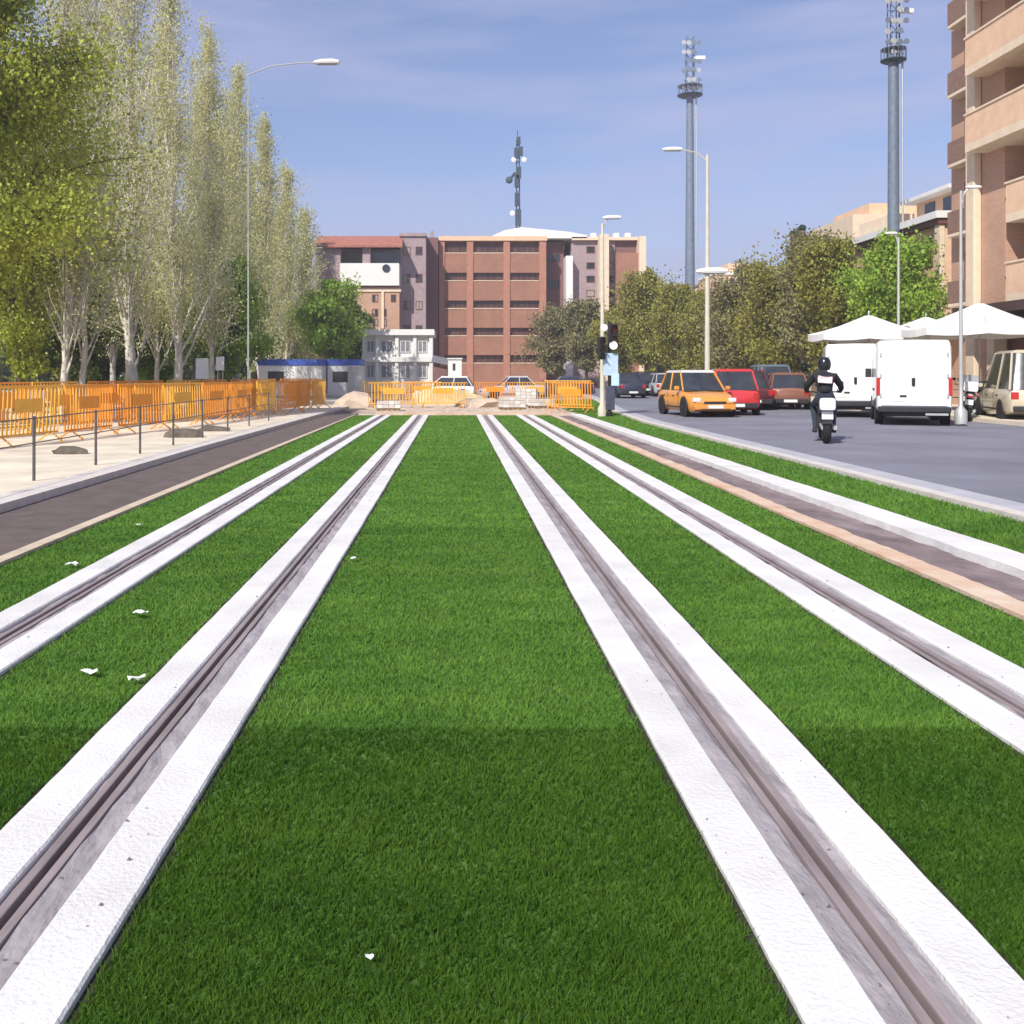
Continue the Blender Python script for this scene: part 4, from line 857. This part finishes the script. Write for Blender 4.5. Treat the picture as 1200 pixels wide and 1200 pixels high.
car('small dark red car far off under the olive trees', 'car', A(786, 72), 72, 0, paint('darkred_car', (.25, .03, .03)), 4.0, 1.7, 1.5, 'hatch')
car('pale grey car behind the blocks at the track end', 'car', A(600, 66), 66, math.pi/2 + .1, paint('grey_car', (.55, .55, .58)), 4.3, 1.7, 1.5, 'sedan', z=-.05)
car('white car behind the sand heap at the track end', 'car', A(522, 63), 63, math.pi/2 - .1, paint('white_car', (.75, .75, .74)), 3.9, 1.7, 1.5, 'hatch', z=-.05)
car('dark car beyond the barriers left of the traffic signal', 'car', A(660, 70), 70, math.pi/2, paint('navy_car', (.03, .04, .07)), 4.3, 1.7, 1.5, 'sedan', z=-.05)

def van(label, x, y, rz, H=2.4, W=1.92, L=4.9, z=.145, plate=True, dot=(0, 0), group='white vans parked on the right', cargo=True, pm=None, name='parked_van'):
    pm = pm or paint('van_white', (.80, .80, .79)); t = thing(name, label, 'van', (x, y, z), rz, group); w2 = W / 2
    # local origin: rear axle end centre at y=0, front towards +Y
    st = [(.0, .44, H - .06, .965, .86), (.05, .42, H - .02, .995, .9), (.3, .42, H, 1, .9), (L * .62, .42, H, 1, .9), (L * .72, .42, H - .08, 1, .86), (L * .80, .42, H - .62, 1, .84), (L * .86, .42, H * .52, .99, .9), (L * .96, .42, H * .46, .95, .88), (L, .48, H * .38, .86, .9)]
    rings = []
    for yy, b0, t0_, k, rk in st:
        a = w2 * k; rings.append([(-a * .96, yy, b0), (a * .96, yy, b0), (a, yy, b0 + .08), (a, yy, b0 + (t0_ - b0) * .55), (a * .985, yy, t0_ - .22), (a * .95, yy, t0_ - .05), (a * rk, yy, t0_), (0, yy, t0_ + .02), (-a * rk, yy, t0_), (-a * .95, yy, t0_ - .05), (-a * .985, yy, t0_ - .22), (-a, yy, b0 + (t0_ - b0) * .55), (-a, yy, b0 + .08)])
    q = MB(); q.loft(rings); q.build('body', pm, t, smooth=True)
    for s in (-1, 1):   # rear doors, a gap between them
        a, b = (.006, w2 * .88) if s > 0 else (-w2 * .88, -.006)
        q = MB(); q.box(a, b, -.035, .0, .56, H - .16, bev=.012); dr = q.build('rear_door', pm, t)
        for zz in (.8, 1.35, 1.95):
            q = MB(); q.box(s * w2 * .88 - .03, s * w2 * .88 + .03, -.05, -.02, zz, zz + .1); q.build('hinge', M_metal, dr)
        q = MB(); q.box(s * w2 * .955 - .05, s * w2 * .955 + .05, -.03, .05, .85, 1.35, bev=.015); q.build('taillight', M_lred, t)
        for yy in (.95, L - .85):
            q = MB(); q.lathe([(.40, 0), (.40, s * .015)], 18, 'X', (s * (w2 - .003), yy, .36)); q.build('wheel_arch', M_dplast, t)
            wheel(t, s * (w2 - .1), yy, .34, .23)
        q = MB(); q.loft([[(s * (w2 + .004), L * .60, H * .56), (s * (w2 + .004), L * .79, H * .56), (s * (w2 * .992), L * .735, H * .80), (s * (w2 * .992), L * .60, H * .80)], [(s * (w2 - .03), L * .60, H * .56), (s * (w2 - .03), L * .79, H * .56), (s * (w2 * .96), L * .735, H * .80), (s * (w2 * .96), L * .60, H * .80)]]); q.build('side_window', M_glass, t)
        q = MB(); q.box(s * (w2 + .05) - .04 - (.0 if s > 0 else .1), s * (w2 + .05) + .04 + (.1 if s > 0 else 0), L * .76, L * .76 + .1, H * .56, H * .56 + .28, bev=.02); q.build('mirror', M_dplast, t)
        q = MB(); q.box(s * w2 * .72 - .14, s * w2 * .72 + .14, L - .12, L + .012, .72, .9, bev=.02); q.build('headlight', M_lclear, t)
        q = MB(); q.box(s * (w2 + .006) - .004, s * (w2 + .006) + .004, 1.6, L * .58, .95, 1.02); q.build('side_rail', M_dplast, t)
    q = MB(); q.face([(-w2 * .86, L * .725, H - .10), (w2 * .86, L * .725, H - .10), (w2 * .86, L * .86 + .01, H * .535), (-w2 * .86, L * .86 + .01, H * .535)]); ws = q.build('windscreen', M_glass, t)
    q = MB(); q.box(-.06, .03, -.07, -.036, 1.12, 1.34, bev=.01); q.build('door_handle', M_black, t)
    q = MB(); q.box(-w2 * .62, -w2 * .2, -.05, -.036, .68, .80); q.build('number_plate', M_plate, t)
    q = MB(); q.box(-w2 * .38, -w2 * .2, -.06, -.052, .80, .86); q.build('emblem', M_dplast, t)
    q = MB(); q.box(-w2 * .97, w2 * .97, -.1, .02, .38, .54, bev=.03); q.build('bumper', M_dplast, t)
    q = MB(); q.box(-w2 * .8, w2 * .8, .05, L - .1, .26, .41); q.build('underbody', M_dplast, t)
    q = MB(); q.box(w2 * .3, w2 * .9, -.06, .0, .30, .36); q.build('tow_step', M_metal, t)
    return t
van('big white panel van seen from behind, right of the motorcyclist', A(1071, 27.4), 27.4, -.37)
van('white van half hidden behind the larger van, next to the rider', A(1003, 32.5), 32.5, -.33, H=2.45)
# beige people carrier on the right edge
car('beige boxy car at the right edge under the parasol', 'car', A(1196, 30.3), 30.3, -.28, paint('beige_car', (.58, .50, .36)), 4.4, 1.8, 2.15, 'suv')

# ---------------------------------------------------------------- motorbikes and the rider
def bike(label, x, y, rz, pm, z=.145, name='motorcycle', topcase=None, screen=False, lean=0, group=None, cat='motorcycle'):
    """front +Y, origin between the wheels on the ground"""
    t = thing(name, label, cat, (x, y, z), rz, group); t.rotation_euler = (0, lean, rz)
    for yy, nm in ((-.68, 'wheel'), (.70, 'wheel')):
        q = MB(); r, w_ = .31, .075 if yy > 0 else .085; pr = [(r - .075 + .075 * math.cos(a), w_ * math.sin(a)) for a in [i * math.pi / 5 - math.pi / 2 for i in range(6)]]
        q.lathe([(r - .085, -w_ * .8)] + [(p, s_) for p, s_ in pr] + [(r - .085, w_ * .8)], 22, 'X', (0, yy, r)); wv = q.build('wheel', M_rubber, t, smooth=True)
        q = MB(); q.lathe([(r - .08, -.02), (r - .08, .02)], 18, 'X', (0, yy, r)); q.lathe([(.05, -.08), (.05, .08)], 10, 'X', (0, yy, r)); q.build('rim', M_metal, wv)
    q = MB()
    for s in (-1, 1): q.tube([(s * .09, .70, .31), (s * .09, .50, .95)], .025, 6); q.tube([(s * .08, -.68, .31), (s * .09, -.2, .40), (s * .1, .1, .42)], .028, 6)
    q.build('fork', M_metal, t)
    q = MB(); q.loft([[(-.13, yy, a), (.13, yy, a), (.16, yy, (a + b) / 2), (.12, yy, b), (-.12, yy, b), (-.16, yy, (a + b) / 2)] for yy, a, b in ((-.3, .32, .62), (-.1, .25, .7), (.2, .25, .75), (.38, .36, .8))]); q.build('engine', M_dplast, t, smooth=True)
    q = MB(); q.loft([[(-w_ * .6, yy, a), (w_ * .6, yy, a), (w_, yy, (a + b) / 2), (w_ * .7, yy, b), (-w_ * .7, yy, b), (-w_, yy, (a + b) / 2)] for yy, a, b, w_ in ((-.95, .78, .86, .07), (-.7, .62, .86, .14), (-.3, .58, .80, .16), (.0, .66, .86, .15), (.25, .70, 1.0, .17), (.5, .72, 1.02, .17), (.66, .74, .96, .1))]); q.build('fairing', pm, t, smooth=True)
    q = MB(); q.loft([[(-w_, yy, a), (w_, yy, a), (w_ * .9, yy, a + .08), (0, yy, a + .1), (-w_ * .9, yy, a + .08)] for yy, a, w_ in ((-.92, .86, .10), (-.6, .82, .15), (-.2, .77, .15), (.05, .82, .10))]); q.build('seat', M_black, t, smooth=True)
    q = MB(); q.tube([(-.36, .38, 1.06), (-.2, .46, 1.06), (0, .5, 1.02), (.2, .46, 1.06), (.36, .38, 1.06)], .016, 6); q.build('handlebar', M_black, t)
    for s in (-1, 1):
        q = MB(); q.tube([(s * .28, .44, 1.07), (s * .36, .48, 1.22)], .01, 5); q.box(s * .36 - .06, s * .36 + .06, .45, .49, 1.2, 1.29, bev=.015); q.build('mirror', M_black, t)
    q = MB(); q.loft([[(.17 * math.cos(a) * .3 + .15, yy, .34 + .05 * math.sin(a)) for a in [i * math.pi / 4 for i in range(8)]] for yy in (-.85, .0)]); q.build('exhaust', M_metal, t, smooth=True)
    q = MB(); q.loft([[(-.1, yy, a), (.1, yy, a), (.1, yy, a + .03), (-.1, yy, a + .03)] for yy, a in ((-1.0, .42), (-.98, .6), (-.85, .7))]); q.build('mudguard', M_dplast, t)
    q = MB(); q.box(-.11, .11, -1.02, -1.0, .52, .68); q.build('number_plate', M_plate, t)
    q = MB(); q.box(-.09, .09, -.99, -.94, .74, .81, bev=.01); q.build('taillight', M_lred, t)
    q = MB(); q.lathe([(.05, .0), (.10, .08), (.10, .11)], 12, 'Y', (0, .62, .93)); q.build('headlight', M_lclear, t)
    if screen: q = MB(); q.loft([[(-.2, .55, 1.0), (.2, .55, 1.0), (.2, .57, 1.0), (-.2, .57, 1.0)], [(-.16, .36, 1.42), (.16, .36, 1.42), (.16, .38, 1.42), (-.16, .38, 1.42)]]); q.build('windscreen', mat('bike_screen', (.55, .58, .6), .15, .05), t)
    if topcase: q = MB(); q.box(-.2, .2, -1.08, -.72, .92, 1.22, bev=.06); q.build('top_case', topcase, t, smooth=True)
    return t
dR = 1150 * (EYE - .145) / (521 - HY) + .95
bx0, by0 = A(966, dR), dR
bike('dark motorcycle being ridden away along the road', bx0, by0, -.30, mat('bike_black', (.02, .022, .028), .35, .2), name='motorcycle')
# small white rear box hung behind the seat
bk = [o for o in C.objects if o.name.startswith('motorcycle')][0]
q = MB(); q.box(-.16, .16, -1.14, -.95, .70, .96, bev=.07); q.build('rear_box', M_lampw, bk, smooth=True)
bike('white scooter with a windscreen parked right of the big van', A(1134, 30.5), 30.5, -.5, paint('van_white', (.8, .8, .79)), name='scooter', screen=True, topcase=M_lampw, group='scooters parked beside the van', cat='scooter', lean=.1)
bike('dark scooter parked behind the white scooter by the van', A(1148, 33), 33, -.6, paint('navy_car', (.03, .04, .07)), name='scooter', topcase=M_dplast, group='scooters parked beside the van', cat='scooter', lean=.1)
bike('pale grey scooter parked farther back between van and beige car', A(1128, 34.5), 34.5, -.4, paint('silver_car', (.45, .46, .48)), name='scooter', screen=True, group='scooters parked beside the van', cat='scooter', lean=.1)

def skin_mesh(name, chains, m, parent, sub=2):
    """chains: list of [(pos, r) or (index ref)] ; first vertex is the root"""
    vs, es, rs_ = [], [], []
    idx = {}
    for ch in chains:
        prev = None
        for p, r_ in ch:
            key = tuple(round(c, 4) for c in p)
            if key not in idx: idx[key] = len(vs); vs.append(p); rs_.append(r_)
            i = idx[key]
            if prev is not None: es.append((prev, i))
            prev = i
    me = bpy.data.meshes.new(name); me.from_pydata(vs, es, []); o = bpy.data.objects.new(name, me); C.objects.link(o); o.parent = parent
    sm = o.modifiers.new('Skin', 'SKIN'); sm.use_smooth_shade = True
    sv = me.skin_vertices[0].data
    for i, r_ in enumerate(rs_): sv[i].radius = (r_, r_) if not isinstance(r_, tuple) else r_; sv[i].use_root = (i == 0)
    su = o.modifiers.new('Sub', 'SUBSURF'); su.levels = sub; su.render_levels = sub
    me.materials.append(m); return o
pr = thing('person', 'person riding the motorcycle away, black helmet and jacket with a pale patch', 'person', (bx0, by0, .145), -.30)
M_jack = mat('black_jacket', (.02, .02, .024), .8, .3, 8, bump=.4)
M_jean = mat('dark_trousers', (.035, .045, .06), .85, .3, 10, bump=.4)
pel = (0, -.22, .93)
ch = [[(pel, .155), ((0, -.20, 1.10), .145), ((0, -.13, 1.28), (.165)), ((0, -.06, 1.40), .14), ((0, -.02, 1.48), .065), ((0, .02, 1.56), .06), ((0, .03, 1.62), .085), ((0, .035, 1.70), .08)]]
for s in (-1, 1):
    ch.append([((0, -.06, 1.40), .14), ((s * .19, -.04, 1.40), .075), ((s * .33, .12, 1.20), .055), ((s * .36, .32, 1.09), .04), ((s * .35, .39, 1.075), .034)])
    ch.append([(pel, .155), ((s * .13, -.16, .88), .105), ((s * .22, .22, .78), .075), ((s * .19, .12, .50), .06), ((s * .19, .0, .28), .045), ((s * .19, .10, .24), .042), ((s * .19, .19, .235), .03)])
body = skin_mesh('body', ch, M_jean, pr)
# jacket, helmet, boots, gloves as clothing parts
jc = [[((0, -.22, 1.0), .17), ((0, -.195, 1.12), .165), ((0, -.13, 1.28), .185), ((0, -.07, 1.40), .155), ((0, -.035, 1.46), .10)]]
for s in (-1, 1): jc.append([((0, -.07, 1.40), .155), ((s * .20, -.04, 1.395), .092), ((s * .34, .12, 1.20), .07), ((s * .365, .30, 1.10), .052)])
skin_mesh('jacket', jc, M_jack, pr)
q = MB(); q.lathe([(.02, .155), (.08, .14), (.125, .08), (.14, 0), (.135, -.06), (.115, -.12), (.09, -.135)][::-1], 16, 'Z', (0, .035, 1.665)); hl = q.build('helmet', mat('black_helmet', (.012, .012, .014), .2, .1, spec=.6), pr, smooth=True)
q = MB(); q.loft([[(.142 * math.cos(a), .035 + .142 * math.sin(a), z_) for a in [R(x) for x in range(30, 151, 15)]] + [(.12 * math.cos(a), .035 + .12 * math.sin(a), z_) for a in [R(x) for x in range(150, 29, -15)]] for z_ in (1.63, 1.71)]); q.build('visor', M_glass, hl)
q = MB(); q.loft([[(-.15, -.395 + k * .0, 1.27), (.13, -.385, 1.25), (.15, -.25, 1.36), (-.13, -.25, 1.38)] for k in (0,)] + [[(-.15, -.315, 1.36), (.13, -.315, 1.34), (.15, -.20, 1.40), (-.13, -.20, 1.42)]]); q.build('back_patch', mat('pale_pink_patch', (.62, .50, .50), .7), pr)
for s in (-1, 1):
    q = MB(); q.box(s * .19 - .05, s * .19 + .05, -.06, .22, .19, .27, bev=.03); q.build('boot', M_black, pr, smooth=True)
    hc = [[((s * .352, .35, 1.085), .038), ((s * .335, .40, 1.085), .036)]]
    for k in range(4): hx = s * (.375 - .022 * k); hc.append([((s * .335, .40, 1.085), .036), ((hx, .43, 1.085), .012), ((hx, .445, 1.055), .011), ((hx, .425, 1.035), .010)])
    hc.append([((s * .335, .40, 1.085), .036), ((s * .30, .405, 1.06), .012), ((s * .29, .425, 1.045), .011)])
    skin_mesh('glove', hc, M_black, pr, 1)

# ---------------------------------------------------------------- parasols
def parasol(label, px, d, W, zv, zp, z=.26):
    t = thing('parasol', label, 'parasol', (XX(px, d), d, z), 0, 'white cafe parasols'); zv -= z; zp -= z; n = 8
    q = MB(); prof = [(1.0, 0), (.75, .17), (.5, .42), (.25, .74), (.06, 1.0)]; rr = []
    for r_, h_ in prof:
        ring = []
        for k in range(n * 3):
            a = 2 * math.pi * k / (n * 3) + math.pi / 8; ka = (k % 3); sag = 1 if ka == 0 else .955
            ring.append((W / 2 * r_ * sag * math.cos(a), W / 2 * r_ * sag * math.sin(a), zv + (zp - zv) * h_ - (0 if ka == 0 else .05 * r_)))
        rr.append(ring)
    q.loft(rr); q.build('canopy', M_canvas, t)
    q = MB()
    ring = rr[0]; q.loft([[(x_, y_, z_ - .002) for x_, y_, z_ in ring], [(x_ * 1.0, y_ * 1.0, z_ - .26) for x_, y_, z_ in ring]], cap=False); q.build('valance', M_canvas, t)
    q = MB(); q.lathe([(.03, 0), (.03, zp + .15), (.015, zp + .2)], 8); q.build('pole', M_metal, t)
    for k in range(n):
        a = 2 * math.pi * k / n + math.pi / 8; q = MB(); q.tube([(.04, 0, zp - .1), (W / 2 * .97, 0, zv - .03)], .014, 4)
        q.build('rib', M_metal, t).rotation_euler.z = a
    q = MB(); q.lathe([(.4, 0), (.4, .07), (.1, .12)], 16); q.build('base', M_black, t)
parasol('white parasol on the left, above the two vans', 1018, 38.5, 4.5, ZZ(391, 38.5), ZZ(370, 38.5))
parasol('larger white parasol on the right, above the scooters and beige car', 1148, 35, 5.1, ZZ(385, 35), ZZ(356, 35))
parasol('white parasol beyond the other two, between their canopies', 1085, 44, 4.5, ZZ(389, 44), ZZ(372, 44))
# cafe tables and chairs beneath
def table_set(label, x, y):
    t = thing('cafe_table', label, 'table', (x, y, .26), 0, 'cafe tables')
    q = MB(); q.lathe([(.4, .72), (.42, .735), (.4, .75)], 18); q.build('table_top', M_lampw, t)
    q = MB(); q.lathe([(.2, 0), (.2, .03), (.03, .06), (.03, .72)], 12); q.build('leg', M_metal, t)
for i, (px, d) in enumerate(((1128, 37), (1150, 38.5), (1006, 40))):
    table_set(['round white cafe table behind the scooters', 'round white cafe table farther under the right parasol', 'round white cafe table under the left parasol'][i], XX(px, d), d)
def chair(label, x, y, rz):
    t = thing('cafe_chair', label, 'chair', (x, y, .26), rz, 'cafe chairs'); m = mat('cane', (.36, .25, .14), .8)
    q = MB(); q.box(-.22, .22, -.22, .22, .43, .46, bev=.01); q.build('seat', m, t)
    q = MB(); q.box(-.22, .22, -.24, -.21, .55, .88, bev=.01); q.build('backrest', m, t)
    for sx in (-.2, .2):
        for sy in (-.2, .2): q = MB(); q.tube([(sx, sy, 0), (sx, sy * 1.05, .43 if sy > 0 else .88)], .014, 5); q.build('leg', M_metal, t)
for i, (px, d, a) in enumerate(((1120, 37.2, 1.2), (1137, 36.8, -1.3), (1143, 38.6, 1.4), (1158, 38.2, -1.2))):
    chair(['cane chair left of the table behind the scooters', 'cane chair right of the table behind the scooters', 'cane chair left of the farther table', 'cane chair right of the farther table'][i], XX(px, d), d, a)

# ---------------------------------------------------------------- scraps of paper on the grass
pos = [(164, 720, 'white paper scrap on the left track lawn, above the other two'), (106, 789, 'white paper scrap on the lawn nearest the left edge'), (160, 797, 'smaller pale scrap just right of the one nearest the left edge'), (84, 663, 'white scrap on the narrow lawn beside the leftmost rail'), (415, 655, 'tiny white scrap on the left edge of the central lawn'), (433, 1123, 'tiny pale scrap on the central lawn near the camera'), (163, 616, 'tiny white scrap on the narrow left lawn, farthest away')]
for i, (px, py, lb) in enumerate(pos):
    dd = F * (EYE - .04) / (py - HY); r = random.Random(i); sc = (.034 if i not in (4, 5, 6) else .020 if i != 5 else .011) * (1 + .04 * dd); q = MB(); b = q.bm; g = {}
    for a in range(4):
        for c in range(4): g[a, c] = b.verts.new(((a / 3 - .5) * sc * 2 + r.uniform(-.2, .2) * sc, (c / 3 - .5) * sc * 1.3 + r.uniform(-.2, .2) * sc, r.uniform(0, .7) * sc))
    for a in range(3):
        for c in range(3): b.faces.new((g[a, c], g[a+1, c], g[a+1, c+1], g[a, c+1]))
    tag(q.build('paper_scrap', M_plate, None, loc=(XX(px, dd), dd, .042)), lb, 'litter', 'paper scraps on the lawns')

# ---------------------------------------------------------------- thin air between here and the far buildings
q = MB(); q.box(-1520, 1520, -80, 2620, -1.1, 49.5)
hm = bpy.data.materials.new('haze'); hm.use_nodes = True; ht = hm.node_tree; ht.nodes.remove(ht.nodes['Principled BSDF'])
pv = ht.nodes.new('ShaderNodeVolumePrincipled'); pv.inputs['Density'].default_value = .0011; pv.inputs['Color'].default_value = (.96, .93, 1, 1); pv.inputs['Anisotropy'].default_value = .2
ht.links.new(pv.outputs[0], ht.nodes['Material Output'].inputs['Volume'])
hz = q.build('haze', hm); hz['kind'] = 'stuff'
